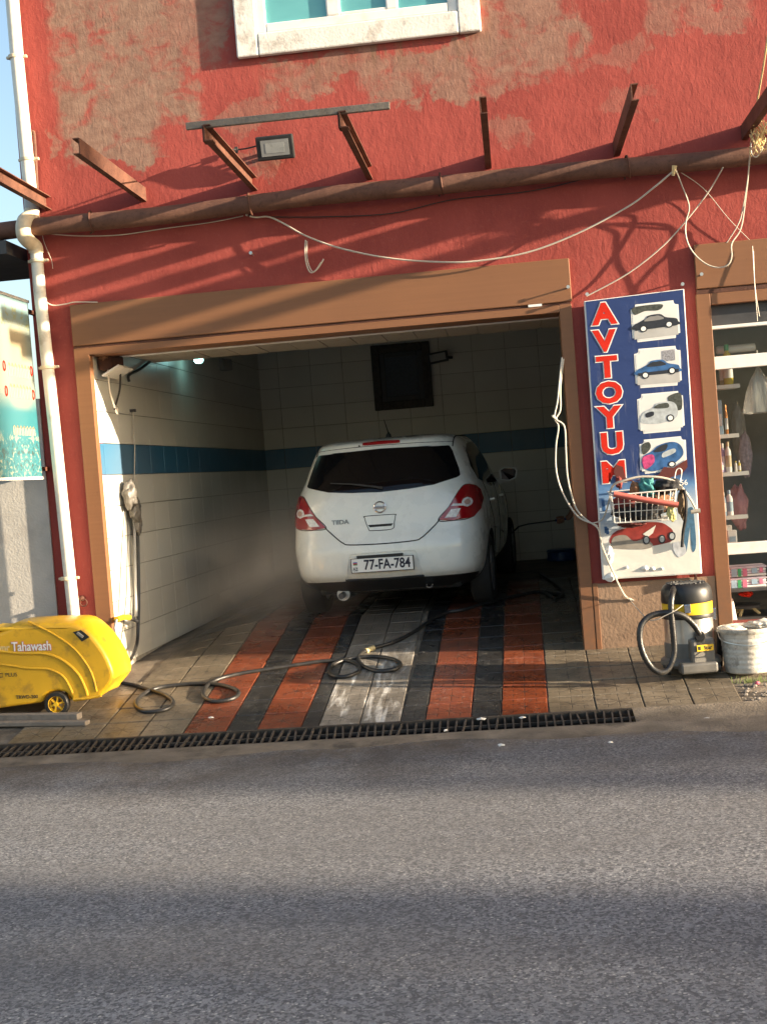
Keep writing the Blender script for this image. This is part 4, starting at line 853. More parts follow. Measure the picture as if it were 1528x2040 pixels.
for i, q in enumerate(cards):
    cd_ = flat('photo_card', [bil(q, *k) for k in shp], MT['white'], 1, sg)
    flat('printed_picture', [bil(q, a*.94+.03, b*.94+.03) for a, b in shp], sky_c, 2, sg)
    flat('printed_road', [bil(q, *k) for k in ((.04,.62),(.96,.58),(.96,.92),(.04,.92))], road_c if i in (0, 1) else sky_c, 3, sg)
    if i == 0: flat('printed_trees', [bil(q, *k) for k in sm2(((.06,.07),(.62,.06),(.66,.16),(.55,.22),(.3,.2),(.08,.27)))], tree_c, 3, sg)
    if i == 1: flat('printed_house', [bil(q, *k) for k in ((.60,.10),(.88,.08),(.88,.36),(.60,.38))], M('print_house', (.25,.25,.27), .5, .6, 70), 3, sg)
    if i == 2: flat('printed_trees', [bil(q, *k) for k in sm2(((.68,.12),(.95,.06),(.96,.45),(.80,.46),(.70,.30)))], tree_c, 3, sg)
    if i == 3: flat('printed_trees', [bil(q, *k) for k in sm2(((.05,.15),(.2,.08),(.24,.25),(.12,.42),(.05,.38)))], tree_c, 3, sg)
    if i < 2:
        flat('printed_car', [bil(q, *k) for k in sm2(side)], (car_dk, car_bl)[i], 4, sg); flat('printed_windows', [bil(q, *k) for k in sm2(wind)], MT['grey'] if i == 0 else car_dk, 5, sg)
        flat('printed_sill', [bil(q, *k) for k in ((.06,.62),(.95,.58),(.94,.67),(.07,.69))], car_dk, 5, sg)
    elif i == 2:
        flat('printed_car', [bil(q, *k) for k in sm2(((.08,.72),(.07,.56),(.16,.44),(.34,.36),(.44,.26),(.70,.24),(.84,.34),(.86,.60),(.72,.72),(.4,.78)))], car_gr, 4, sg)
        flat('printed_windows', [bil(q, *k) for k in sm2(((.36,.38),(.46,.29),(.66,.28),(.66,.40)))], tree_c, 5, sg); flat('printed_grille', [bil(q, *k) for k in sm2(((.17,.50),(.33,.46),(.34,.56),(.19,.60)))], car_dk, 5, sg)
    else:
        flat('printed_car', [bil(q, *k) for k in sm2(((.05,.80),(.06,.50),(.26,.36),(.42,.20),(.70,.14),(.88,.26),(.93,.55),(.70,.80),(.30,.95)))], car_bl, 4, sg)
        flat('printed_windows', [bil(q, *k) for k in sm2(((.30,.38),(.44,.23),(.60,.20),(.54,.38)))], car_dk, 5, sg); flat('printed_tail', [bil(q, *k) for k in sm2(((.06,.52),(.28,.46),(.30,.70),(.10,.86)))], grn, 5, sg)
        flat('printed_shine', [bil(q, *k) for k in sm2(((.5,.44),(.74,.34),(.76,.46),(.5,.58)))], car_gr, 5, sg)
    for a, b in (((.24,.66),(.78,.62)), ((.22,.68),(.80,.62)), ((.70,.66),), ((.68,.80),))[i]:
        for rr_, mt, ly in ((.085, car_dk, 5), (.055, MT['white'], 6)):
            flat('printed_wheel', [bil(q, a+rr_*math.cos(t), b+rr_*1.1*math.sin(t)) for t in [2*math.pi*k/12 for k in range(12)]], mt, ly, sg)
# torn lower part of the print
flat('torn_patch', [(1340,932),(1368,915),(1369,930),(1358,944),(1330,953),(1262,957),(1300,950),(1312,945),(1322,930)], M('torn_backing', (.10,.018,.014), .8, .2), 7, sg)
flat('torn_patch', [(1226,925),(1240,930),(1246,952),(1262,958),(1230,960),(1222,940)], M('torn_backing_dark', (.10,.02,.016), .8, .2), 7, sg)
flat('printed_red_car', sm2([(1216,1084),(1218,1066),(1232,1056),(1256,1050),(1272,1043),(1292,1040),(1316,1041),(1330,1048),(1340,1058),(1339,1076),(1326,1082),(1296,1088),(1256,1091)]), car_rd, 1, sg)
flat('printed_shadow', sm2([(1217,1086),(1222,1070),(1245,1066),(1262,1078),(1285,1074),(1300,1086),(1282,1094),(1220,1092)]), M('print_grey_patch', (.24,.22,.19), .6, .2, 12), 2, sg)
for u, v in ((1287,1076),(1318,1074),(1338,1068)):
    for rr_, mt, ly in ((9, car_dk, 3), (6, car_gr, 4)): flat('printed_wheel', [(u+rr_*.8*math.cos(t), v+rr_*math.sin(t)) for t in [2*math.pi*k/14 for k in range(14)]], mt, ly, sg)
flat('printed_windscreen', [(1280,1064),(1306,1046),(1300,1062),(1290,1070)], MT['paper'], 3, sg)
flat('printed_man', sm2([(1366,1018),(1378,1010),(1382,1030),(1386,1085),(1380,1100),(1376,1085),(1374,1050),(1370,1080),(1366,1100),(1362,1080),(1363,1040)]), M('print_denim', (.05,.13,.22), .5, .3, 30), 1, sg)
flat('printed_bag', sm2([(1340,1082),(1360,1080),(1366,1100),(1352,1110),(1342,1098)]), M('print_pale', (.45,.47,.50), .5, .2, 30), 2, sg)
for (u, v) in ((1200,1000),(1202,1012),(1206,1055),(1209,1058)): flat('faded_mark', [(u-3,v-6),(u+3,v-6),(u+4,v+6),(u-2,v+7)], car_bl, 1, sg)
sp_txt('156', 1358, 962, .055, MT['white'], 3, .001, 1.0, name='lettering')
# crumpled torn flaps and curls: small raised shapes
random.seed(5); 
for (u, v, w_, h_) in ((1285,1132,9,7),(1300,1134,6,5),(1318,1133,5,4),(1248,1131,5,4),(1215,1150,14,10),(1212,1098,10,14),(1216,1112,8,16)):
    P = [sp(u+w_*math.cos(a)*random.uniform(.6,1.1), v+h_*math.sin(a)*random.uniform(.6,1.1), 2) for a in [2*math.pi*k/9 for k in range(9)]]; cx = sum(P, Vector())/9+Vector((0,-.016,0))
    MB().add(P+[cx], [(i, (i+1)%9, 9) for i in range(9)]).build('curled_flap', MT['white'], sg)
MB().box((1.25, -.09, .44), (1.262, -.03, .50)).build('foot_bracket', MT['dark_rust'], sg)
for u, v in ((1168,588),(1357,568)):
    p = onY(u, v, -.05); MB().lathe([(.008,0),(.008,-.05),(.013,-.05),(.013,-.06)], 8, p, 'y').build('hook', MT['steel'], sg, True)

# ------------------------------------------------------------------ basket of rags hung on the sign
bk = thing('wire_basket', 'white wire shopping basket with a faded red handle hung on the sign', 'basket', tuple(onY(1280,1010,-.22)))
q0, q1, q2, q3 = onY(1219,987,-.36), onY(1347,975,-.36), onY(1340,1036,-.34), onY(1224,1042,-.34)
bk0, bk1, bk2, bk3 = [Vector((p.x+dx, -.10, p.z+.02)) for p, dx in ((q0,-.01),(q1,.01),(q2,.0),(q3,.0))]
for a, b in ((q0,q1),(q1,bk1),(bk1,bk0),(bk0,q0)): MB().tube([a, b], .0055, 6).build('rim', MT['wire'], bk, True)
for a, b in ((q3,q2),(q2,bk2),(bk2,bk3),(bk3,q3)): MB().tube([a, b], .004, 6).build('bottom_rim', MT['wire'], bk, True)
for f in (.33,.62):
    pr = [q0.lerp(q3,f), q1.lerp(q2,f), bk1.lerp(bk2,f), bk0.lerp(bk3,f)]; MB().tube(pr, .003, 5, closed=True).build('hoop', MT['wire'], bk, True)
for k in range(12):
    t_ = k/11; MB().tube([q0.lerp(q1,t_), q3.lerp(q2,t_)], .003, 5).build('wire', MT['wire'], bk, True)
for k in range(1, 5):
    t_ = k/5; MB().tube([q1.lerp(bk1,t_), q2.lerp(bk2,t_)], .003, 5).build('wire', MT['wire'], bk, True); MB().tube([q0.lerp(bk0,t_), q3.lerp(bk3,t_)], .003, 5).build('wire', MT['wire'], bk, True)
    MB().tube([q3.lerp(bk3,t_), q2.lerp(bk2,t_)], .003, 5).build('wire', MT['wire'], bk, True)
MB().tube([onY(1222,984,-.385), onY(1285,996,-.39), onY(1350,1006,-.385)], .021, 12).build('handle', MT['handle_red'], bk, True)
def rag(name, label, cat, c, rad, mt, seed, sq=(1,1,1), amp=.35, parent=None):
    random.seed(seed); bm = bmesh.new(); bmesh.ops.create_icosphere(bm, subdivisions=4, radius=1)
    from mathutils import noise as mn
    off = Vector((seed*3.1, seed*1.7, 0))
    for v in bm.verts:
        d = v.co.copy(); n = mn.fractal(d*1.7+off, 1.0, 2.0, 4)*amp + abs(mn.noise(d*3.3+off))*amp*.7; v.co = Vector((d.x*sq[0], d.y*sq[1], d.z*sq[2]))*rad*(1+n)
    me = bpy.data.meshes.new(name); bm.to_mesh(me); bm.free(); o = obj(name, me, MT[mt] if isinstance(mt, str) else mt, parent, 'all'); o.location = c; return tag(o, label, cat) if label else o
rag('rag', 'heap of black rags filling the lower half of the wire basket', 'rag', onY(1278,1016,-.23), .12, 'cloth_black', 2, (1.55,.75,.62))
rag('rag', 'black rag on top of the basket at its right end', 'rag', onY(1328,968,-.24), .075, 'cloth_black', 4, (1.3,1,.7))
rag('rag', 'teal green rag on top of the basket in the middle', 'rag', onY(1287,970,-.25), .06, 'cloth_teal', 6, (.95,1,1.1), .5)
rag('sponge', 'brown sponge with a cream edge at the left on top of the basket', 'sponge', onY(1264,976,-.25), .045, 'cloth_brown', 8, (.8,1,1.3), .25)
rag('rag', 'pale yellow rag hanging from the right corner of the basket', 'rag', onY(1337,1020,-.37), .035, M('yellow_rag', (.55,.50,.20), .9, .3, 20), 9, (.7,.5,1.5), .5)
rag('rag', 'dark red rag stuffed into the left half of the wire basket', 'rag', onY(1245,1000,-.24), .07, M('wine_rag', (.15,.025,.022), .9, .3, 20), 16, (1.2,1,.8), .45)
rag('rag', 'rust brown rag stuffed into the right half of the wire basket', 'rag', onY(1312,1000,-.24), .07, 'cloth_brown', 17, (1.1,1,.8), .45)
rag('rag', 'wine red rag bulging out of the bottom of the basket', 'rag', onY(1258,1042,-.22), .055, M('dark_wine_rag', (.10,.02,.018), .9, .3, 20), 18, (1.6,1,.5), .45)
rag('rag', 'dark red rag caught at the left behind the basket', 'rag', onY(1232,962,-.14), .026, M('red_rag', (.16,.025,.02), .9, .3, 20), 10, (.8,.6,1.6), .5)
rag('glove', 'brown work glove strapped to the right side of the basket', 'glove', onY(1357,1005,-.22), .05, M('work_glove', (.12,.085,.05), .9, .3, 20), 11, (.55,.7,1.8), .4)
cable('strap', 'black strap hanging at the right side of the basket', 'strap', [(1362,975,-.26),(1366,1000,-.27),(1365,1030,-.26),(1360,1060,-.13),(1358,1090,-.11)], .012, 'cloth_black')
cable('pipe_arch', 'thin cream plastic tube arched over the top of the basket', 'tube', [(1214,982,-.2),(1222,966,-.28),(1240,958,-.3),(1275,950,-.3),(1320,952,-.3),(1350,964,-.28),(1372,990,-.22),(1386,1016,-.16)], .0105, 'cable')
cable('hook_wire', 'bent white wire hook above the right end of the basket', 'wire', [(1343,955,-.14),(1346,938,-.13),(1352,933,-.13),(1357,938,-.13),(1355,955,-.13),(1350,968,-.2)], .004, 'wire')
tag(MB().tube([onY(1376,1020,-.2), onY(1394,1017,-.2)], [.014,.018], 10).build('spray_nozzle', MT['cable'], None, True), 'cream plastic nozzle at the end of the arched tube', 'nozzle')
# white ropes at the right jamb
RG = 'white cords tied at the right jamb of the bay'
cable('cord', 'white cord hanging along the right jamb, outer strand to the knot', 'cord', [(1119,712,-.03),(1114,760,-.05),(1110,800,-.06),(1104,832,-.07),(1112,850,-.06),(1107,890,-.06),(1108,940,-.06),(1122,985,-.06),(1150,1028,-.07),(1180,1043,-.10)], .009, 'cable', group=RG)
cable('cord', 'white cord hanging along the right jamb, inner strand to the knot', 'cord', [(1122,715,-.03),(1116,770,-.05),(1116,815,-.06),(1108,835,-.07),(1124,850,-.06),(1127,900,-.06),(1131,955,-.06),(1146,1010,-.06),(1168,1036,-.08),(1190,1048,-.10)], .009, 'cable', group=RG)
cable('cord', 'short white cord end sticking out of the knot at the right jamb', 'cord', [(1108,835,-.075),(1102,830,-.09),(1100,828,-.10)], .011, 'cable', group=RG)
cable('cord', 'white cord falling from the jamb across the sign foot to the beige skirting', 'cord', [(1178,1042,-.10),(1192,1055,-.12),(1198,1085,-.13),(1212,1120,-.13),(1232,1165,-.09),(1245,1188,-.05),(1256,1194,-.03),(1262,1197,-.03)], .009, 'cable', group=RG)
cable('cord', 'white cord rising from the jamb to the left corner of the basket', 'cord', [(1178,1043,-.10),(1198,1036,-.14),(1208,1015,-.2),(1214,990,-.28)], .007, 'cable', group=RG)

# ------------------------------------------------------------------ vacuum cleaner
gx, gy = 1.105, -.66; gz = zf(gx, gy)
vc = thing('vacuum_cleaner', 'black and yellow wet vacuum cleaner with a black hose standing before the beige skirting', 'vacuum cleaner', (gx, gy, gz))
def vl(prof, name, mt, n=36): return MB().lathe(prof, n, (gx, gy, gz)).build(name, mt, vc, True, ang=32)
vl([(.15,.035),(.19,.045),(.205,.065),(.20,.095),(.178,.11),(.150,.11)], 'base', MT['vac_grey'])
vl([(.10,.10),(.172,.10),(.172,.20),(.169,.21)], 'lower_shell', MT['vac_grey'])
vl([(.16,.20),(.166,.205),(.166,.375),(.16,.38)], 'steel_tank', MT['steel'])
vl([(.16,.372),(.178,.375),(.180,.385),(.178,.402),(.165,.405)], 'rim_ring', MT['black'])
vl([(.16,.402),(.169,.404),(.170,.478),(.164,.482)], 'yellow_band', MT['yellow2'])
vl([(.15,.478),(.171,.482),(.174,.495),(.172,.545),(.166,.575),(.150,.598),(.128,.612),(.112,.612),(.105,.598),(.100,.585),(.0,.583)], 'motor_head', MT['black'])
MB().obox((gx, gy, gz+.598), ((1,.4,0),(-.4,1,0),(0,0,1)), (.11,.028,.020)).build('carry_handle', MT['black'], vc, bevel=.012)
m = MB()
for k in range(22):
    a = 2*math.pi*k/22; c = Vector((gx+.118*math.cos(a), gy+.118*math.sin(a), gz+.613)); m.obox(c, ((math.cos(a),math.sin(a),0),(-math.sin(a),math.cos(a),0),(0,0,1)), (.014,.006,.003))
tag(m.build('vent_fins', MT['dark'], vc), kind='stuff')
# front moulding with inlet and label, facing the street
MB().obox((gx+.055, gy-.165, gz+.145), ((1,.25,0),(-.25,1,0),(0,0,1)), (.085,.035,.105)).build('front_moulding', MT['vac_grey'], vc, bevel=.02)
MB().obox((gx+.02, gy-.20, gz+.055), ((1,.12,0),(-.12,1,0),(0,0,1)), (.125,.05,.035)).build('front_foot', MT['vac_grey'], vc, bevel=.015)
MB().lathe([(.032,0),(.036,-.05),(.030,-.06)], 16, (gx+.045, gy-.165, gz+.265), 'y').build('hose_inlet', MT['black'], vc, True)
lb = MB().obox((gx+.075, gy-.2085, gz+.185), ((1,.25,0),(-.25,1,0),(0,0,1)), (.058,.0015,.021)).build('label', MT['yellow2'], vc)
o = text('label_text', 'Star', .036, MT['black'], vc, (gx+.093, gy-.2065, gz+.185), (R(90), 0, R(14)), .0006, .001, 1.0)
MB().obox((gx+.035, gy-.2205, gz+.185), ((1,.25,0),(-.25,1,0),(0,0,1)), (.009,.001,.012)).build('label_mark', MT['black'], vc)
for s in (-1, 1):
    for yy_ in (-.12, .13): MB().lathe([(.034,-.012),(.034,.012)], 16, (gx+s*.165, gy+yy_, gz+.034), 'x').build('castor', MT['black'], vc, True)
MB().obox((gx+.172, gy-.03, gz+.39), ((1,0,0),(0,1,0),(0,0,1)), (.012,.022,.04)).build('clasp', MT['chrome'], vc, bevel=.004); MB().obox((gx-.02, gy-.17, gz+.45), ((1,0,0),(0,1,0),(0,0,1)), (.022,.012,.03)).build('clasp', MT['chrome'], vc, bevel=.004)
hp = [(1344,1168,-.72),(1338,1185,-.86),(1336,1215,-.90),(1340,1260,-.90),(1342,1300,-.90),(1332,1330,-.92),(1316,1340,-.94),(1298,1330,-.94),(1282,1305,-.94),(1274,1275,-.93),(1276,1248,-.92),(1290,1230,-.90),(1312,1222,-.89),(1338,1221,-.90),(1362,1228,-.89),(1382,1246,-.88),(1392,1262,-.87),(1397,1274,-.84)]
hs = spline([onY(*p) for p in hp], 10); m = MB(); m.tube(hs, [.0195 if k % 2 else .0215 for k in range(len(hs))], 12); m.build('hose', MT['rubber'], vc, True, ang=80)
MB().lathe([(.024,.02),(.028,0),(.026,-.035)], 14, onY(1344,1168,-.70), 'y').build('hose_cuff', MT['vac_grey'], vc, True)
cable('wire', 'thin white wire looped round the vacuum hose', 'wire', [(1250,1190,-.05),(1285,1230,-.8),(1305,1235,-.92),(1325,1226,-.93),(1345,1216,-.93),(1360,1205,-.90)], .004, 'cable')

# ------------------------------------------------------------------ bucket
bx, by = 1.475, -.74; bz = zf(bx, by)
b_ = thing('bucket', 'battered white ribbed plastic bucket beside the vacuum cleaner', 'bucket', (bx, by, bz))
pr = [(.0,.004),(.150,.004),(.155,.012)]
for k in range(14): pr += [(.156+.0012*k+(.0022 if k % 2 else 0), .02+.018*k), (.1565+.0012*k+(.0022 if k % 2 else 0), .032+.018*k)]
pr += [(.180,.275),(.190,.28),(.192,.305),(.184,.308),(.176,.30),(.150,.02),(0,.02)]
MB().lathe(pr, 40, (bx, by, bz), caps=False).build('pail', MT['bucket'], b_, True, ang=60)
MB().lathe([(.0,.255),(.172,.25)], 24, (bx, by, bz), caps=False).build('dirty_water', M('dirty_water', (.30,.27,.22), .35, .2, 9), b_, True)
MB().tube(spline([(bx-.19,by,bz+.285),(bx-.17,by-.11,bz+.23),(bx-.02,by-.20,bz+.205),(bx+.14,by-.14,bz+.22),(bx+.19,by,bz+.285)], 6), .004, 6).build('wire_handle', MT['steel'], b_, True)
rag('rag', 'pale crumpled rag over the rim of the white bucket', 'rag', Vector((bx-.10, by+.02, bz+.295)), .075, 'bucket', 14, (1.1,.8,.35), .4)
rag('rag', 'second pale rag at the right in the white bucket', 'rag', Vector((bx+.10, by+.06, bz+.305)), .08, 'bucket', 15, (1.1,.8,.4), .4)
tag(MB().obox((1.30, -.55, zf(1.3,-.55)+.115), ((1,.2,0),(-.2,1,0),(.1,.12,1)), (.022,.07,.12)).build('plastic_board', MT['black'], None, bevel=.006), 'black plastic board leaning between vacuum cleaner and bucket', 'board')
# ------------------------------------------------------------------ pressure washer
FYW = -.80
wg = onG(118, 1428)
pw = thing('pressure_washer', 'yellow wheeled pressure washer housing standing at the left edge', 'pressure washer', (wg.x-.25, FYW+.2, wg.z))
def wp(u, v): p = onY(u, v, FYW); return (p.x, p.z)
prof = [(-170,1262),(-60,1258),(0,1256),(30,1241),(90,1238),(144,1237),(158,1240),(170,1247),(182,1257),(193,1269),(203,1282),(212,1296),(220,1311),(226,1326),(230,1340),(229,1352),(222,1362),(208,1378),(203,1388),(148,1397),(144,1385),(134,1376),(118,1373),(102,1376),(92,1385),(88,1397),(40,1403),(0,1409),(-170,1420)]
P2 = [wp(*p) for p in prof]
NL = [(0,.955,-.008),(.05,1,0),(.22,1,.006),(.40,1,0),(.45,.955,-.008)]       # slices through the depth, rounded towards both sides
cxw = sum(p[0] for p in P2)/len(P2); czw = sum(p[1] for p in P2)/len(P2)
m = MB(); n = len(P2)
for dy, sc, dz_ in NL:
    m.v += [Vector((cxw+(x-cxw)*(1-(1-sc)*.35), FYW-.03+dy, czw+(z-czw)*(sc if z > czw else 1)+dz_)) for x, z in P2]
for i in range(len(NL)-1):
    for k in range(n): m.f.append((i*n+k, i*n+(k+1)%n, (i+1)*n+(k+1)%n, (i+1)*n+k))
m.f.append(tuple(range(n))[::-1]); m.f.append(tuple((len(NL)-1)*n+k for k in range(n)))
m.build('housing', MT['yellow'], pw, True, .022, seg=3, ang=30)
def wpt(u, v, dy=-.030): p = onY(u, v, FYW); return Vector((p.x, FYW+dy, p.z))
for pts, r_ in (([(-60,1290),(0,1296),(40,1300),(95,1302),(130,1315),(158,1340),(172,1366),(178,1384)], .011), ([(-60,1318),(0,1322),(60,1330),(100,1332),(128,1345),(142,1366),(148,1380)], .009), ([(60,1237),(110,1262),(150,1290),(178,1325),(190,1352),(196,1376)], .008), ([(205,1384),(180,1389),(150,1392)], .010)):
    MB().tube(spline([wpt(u, v) for u, v in pts], 6), r_, 8).build('moulded_ridge', MT['yellow'], pw, True)
MB().obox(wpt(60,1252,.10), ((1,0,-.05),(0,1,0),(.05,0,1)), (.30,.13,.014)).build('top_recess', MT['yellow2'], pw, bevel=.012)
a, b = wpt(152,1258,-.036), wpt(182,1268,-.036)
MB().add([wpt(149,1258,-.032), wpt(165,1254,-.032), wpt(182,1268,-.032), wpt(167,1277,-.032), wpt(149,1258,-.02), wpt(165,1254,-.02), wpt(182,1268,-.02), wpt(167,1277,-.02)], [(0,1,2,3),(0,4,5,1),(1,5,6,2),(2,6,7,3),(3,7,4,0)]).build('switch_recess', MT['black'], pw)
MB().bar(wpt(158,1259,-.038), wpt(170,1268,-.038), .014, .02).build('switch', MT['grey'], pw, bevel=.004)
for (u, v, sgn) in ((117,1401,1), (-125,1412,1)):
    c = Vector(wpt(u, v)); r_ = c.z-zf(c.x, c.y)
    for dy, lbl in ((-.015,0),(.40,0)):
        t_ = MB().lathe([(r_*.62,0),(r_*.9,0),(r_,.012),(r_,.045),(r_*.9,.058),(r_*.62,.058)], 28, (c.x, FYW-.03+dy, c.z), 'y', False).build('wheel', MT['rubber'], pw, True)
        hb = MB().lathe([(r_*.60,.004),(r_*.64,-.002),(r_*.64,.05),(r_*.5,.05),(r_*.52,.004)], 24, (c.x, FYW-.03+dy, c.z), 'y', False).build('rim', MT['yellow2'], t_, True)
        for k in range(6):
            a_ = 2*math.pi*k/6+.25; d = Vector((math.cos(a_), 0, math.sin(a_))); o_ = Vector((c.x, FYW-.03+dy+.012, c.z)); MB().bar(o_+d*r_*.1, o_+d*r_*.6, .012, .012, (0,1,0)).build('spoke', MT['yellow2'], t_)
        MB().lathe([(.016,-.008),(.018,.02)], 12, (c.x, FYW-.03+dy, c.z), 'y').build('hub', MT['yellow2'], t_, True)
ink = MT['dark_cable']; pink = M('sticker_pink', (.55,.16,.14), .5, .1, 8); pale_y = M('faded_print', (.66,.50,.22), .5, .2, 20)
def wt_(s, u, v, size, mt, bold, dy, sx=.8, rz=.03, name='lettering'):
    p = wpt(u, v, dy); return text(name, s, size, mt, pw, (p.x, p.y, p.z), (R(90), rz, 0), .0006, bold, sx)
wt_('Tahawash', 67, 1287, .092, pink, .0055, -.0325, .80, name='letter_outline'); wt_('Tahawash', 67, 1287, .092, MT['white'], .0015, -.0345, .80)
wt_('ynr', 12, 1290, .08, pale_y, .002, -.0325, .8); wt_('PLUS', 27, 1343, .038, ink, .0, -.0325, 1.1); wt_('TRWD-200', 58, 1387, .034, ink, .0005, -.0325, 1.0)
m = MB()
for a, c in (((3,1340),(10,1341)),((3,1347),(10,1348)),((3,1340),(4.2,1348)),((8.8,1340),(10,1348))):
    p, q = wpt(*a, -.0325), wpt(*c, -.0325); m.box((p.x, p.y, q.z), (q.x, p.y+.001, p.z))
m.build('logo_square', ink, pw)
# planks in front of it
for (u0, v0, u1, v1, yo, hh, lb) in ((-90,1447,176,1444,0,.03,'grey weathered plank lying before the yellow washer, nearer the drain'), (-120,1436,160,1433,.06,.045,'grey weathered plank just behind, against the washer wheel')):
    a, b = onG(u0, v0), onG(u1, v1); hgt = hh; a.z += hgt/2; b.z += hgt/2
    tag(MB().bar(a, b, .075, hgt).build('plank', MT['wood'], None, bevel=.005), lb, 'plank', 'planks lying in front of the washer')
# black high pressure hose on the floor
def gp(u, v, dz=.016): p = onG(u, v); return Vector((p.x, p.y, p.z+dz))
h = [(222,1352,.10),(236,1360),(270,1369),(300,1379),(328,1388),(345,1401),(341,1412),(322,1420),(292,1422),(273,1412),(274,1398),(292,1384),(318,1374),(352,1369),(400,1366),(440,1369),(470,1378),(476,1387),(462,1397),(432,1402),(411,1396),(406,1384),(418,1366),(442,1355),(480,1346),(530,1338),(590,1329),(640,1322),(690,1320),(714,1330),(715,1342),(690,1352),(664,1350),(656,1338),(668,1326),(700,1316),(745,1312),(785,1318),(798,1328),(785,1338),(752,1341),(724,1331),(714,1315),(724,1303),(752,1293),(790,1281),(830,1259),(862,1237),(890,1224),(930,1217),(985,1200),(1030,1190),(1076,1182),(1120,1188)]
tag(MB().tube(spline([gp(*k) for k in h], 6), .0155, 10).build('hose', MT['rubber'], None, True), 'black high pressure hose coiling across the wet floor from the yellow washer', 'hose')
cpl = gp(736, 1298); tag(MB().tube([gp(729,1301), gp(745,1295)], .021, 10).build('hose_coupling', MT['twine'], None, True), 'dull brass coupling on the black hose near the middle strip', 'coupling')
tag(MB().tube(spline([gp(*k) for k in ((1076,1147),(1096,1160),(1112,1172),(1122,1185),(1106,1196),(1092,1188),(1078,1183))], 6), .014, 8).build('hose', MT['rubber'], None, True), 'dark hose lying at the back right of the bay floor', 'hose')

# ------------------------------------------------------------------ fittings inside the bay
def wallx(v_u, v_v, dx=.02):                       # point on the left inner wall
    y = 1.0
    for _ in range(12):
        p = onX(v_u, v_v, XL+.14*y/YR+dx); y = p.y
    return p
jb = wallx(212, 735, .03)
t = thing('fuse_box', 'rusty open fuse box with a white lid high on the left inner wall', 'fuse box', tuple(jb))
y0 = jb.y
MB().box((jb.x-.01, y0-.16, jb.z-.02), (jb.x+.10, y0+.16, jb.z+.10)).build('case', MT['dark_rust'], t, bevel=.008)
MB().obox((jb.x+.10, y0-.02, jb.z-.035), ((0,1,0),(1,0,.5),(-.5,0,1)), (.19,.08,.008)).build('lid', MT['white_paint'], t, bevel=.004)
o = rag('dirt_clump', None, None, Vector((.04, -.10, .09)), .06, 'cloth_brown', 21, (.6,1.6,.6), .5, t)
MB().tube(spline([jb+Vector((.10,.05,-.02)), jb+Vector((.07,.10,-.15)), jb+Vector((.05,.05,-.26)), jb+Vector((.05,-.03,-.33))], 6), .008, 6).build('loose_cable', MT['dark_cable'], t, True)
MB().tube(spline([jb+Vector((.06,-.14,-.02)), jb+Vector((.05,-.10,-.18)), jb+Vector((.05,-.02,-.31)), jb+Vector((.05,.04,-.36)), jb+Vector((.05,.06,-.31)), jb+Vector((.05,.0,-.30))], 6), .007, 6).build('loose_cable', MT['cable'], t, True)
n0 = wallx(266, 818, .03); n1 = wallx(268, 965, .03)
t = thing('rope_line', 'thin pale rope hanging from a nail on the left inner wall across the blue tiles', 'rope', tuple(n0))
MB().tube([n0, n0.lerp(n1,.5)+Vector((.01,0,0)), n1], .005, 6).build('rope', MT['cable'], t, True); MB().box((n0.x-.03, n0.y-.02, n0.z-.012), (n0.x+.02, n0.y+.02, n0.z+.012)).build('nail', MT['dark'], t)
g0 = wallx(262, 1000, .07)
t = thing('glove_bundle', 'grey rubber gloves bundled on a hook over the hanging hoses on the left wall', 'gloves', tuple(g0))
rg_m = M('grey_rubber', (.13,.12,.105), .45, .3, 14, .5, 30)
rag('glove', None, None, Vector((0, -.02, .06)), .085, rg_m, 31, (.6,1.0,1.25), .3, t); rag('glove', None, None, Vector((.01, .07, -.06)), .07, rg_m, 32, (.6,.9,1.5), .35, t); rag('cuff', None, None, Vector((.01, .11, -.19)), .05, rg_m, 33, (.6,.8,1.7), .3, t)
def wl(u, v, dx): return wallx(u, v, dx)
t = cable('hose', 'pair of grey hoses hanging down the left wall from the bundle to the washer', 'hose', [tuple(wl(*k)) for k in ((268,1010,.06),(269,1060,.05),(270,1120,.05),(271,1180,.05),(272,1228,.06))], .012, 'grey_pvc')
cable('hose', 'black hose hanging down the left wall and curving back to the washer', 'hose', [tuple(wl(*k)) for k in ((274,1030,.06),(276,1100,.05),(277,1180,.05),(276,1240,.06),(273,1285,.08))]+[tuple(onY(258,1318,-.1)), tuple(onY(240,1342,-.45)), tuple(onY(226,1352,-.62))], .014, 'rubber')
cable('cable', 'thin dark cable running down the sunlit strip of the left inner wall', 'cable', [tuple(wl(*k)) for k in ((250,1005,.02),(244,1080,.02),(240,1160,.02),(236,1225,.03))], .004, 'dark_cable')
cable('cable', 'second thin cable beside the hoses ending at the spray gun', 'cable', [tuple(wl(*k)) for k in ((256,1010,.02),(254,1100,.02),(252,1190,.02),(240,1290,.03),(232,1340,.04))], .004, 'dark_cable')
t = thing('spray_gun', 'yellow handled spray gun hooked on the hoses at the left wall', 'spray gun', tuple(wl(252, 1232, .06)))
a, b, c = wl(233,1234,.08), wl(258,1230,.09), wl(274,1238,.09)
MB().tube([a, a.lerp(b,.5)+Vector((0,0,.01)), b], .022, 10).build('grip', MT['yellow2'], t, True); MB().tube([b, c], [.02,.014], 10).build('nozzle', MT['dark'], t, True); MB().tube([a, a+Vector((-.01,-.03,-.06)), a+Vector((0,-.03,-.16))], .011, 8).build('trigger', MT['grey'], t, True)
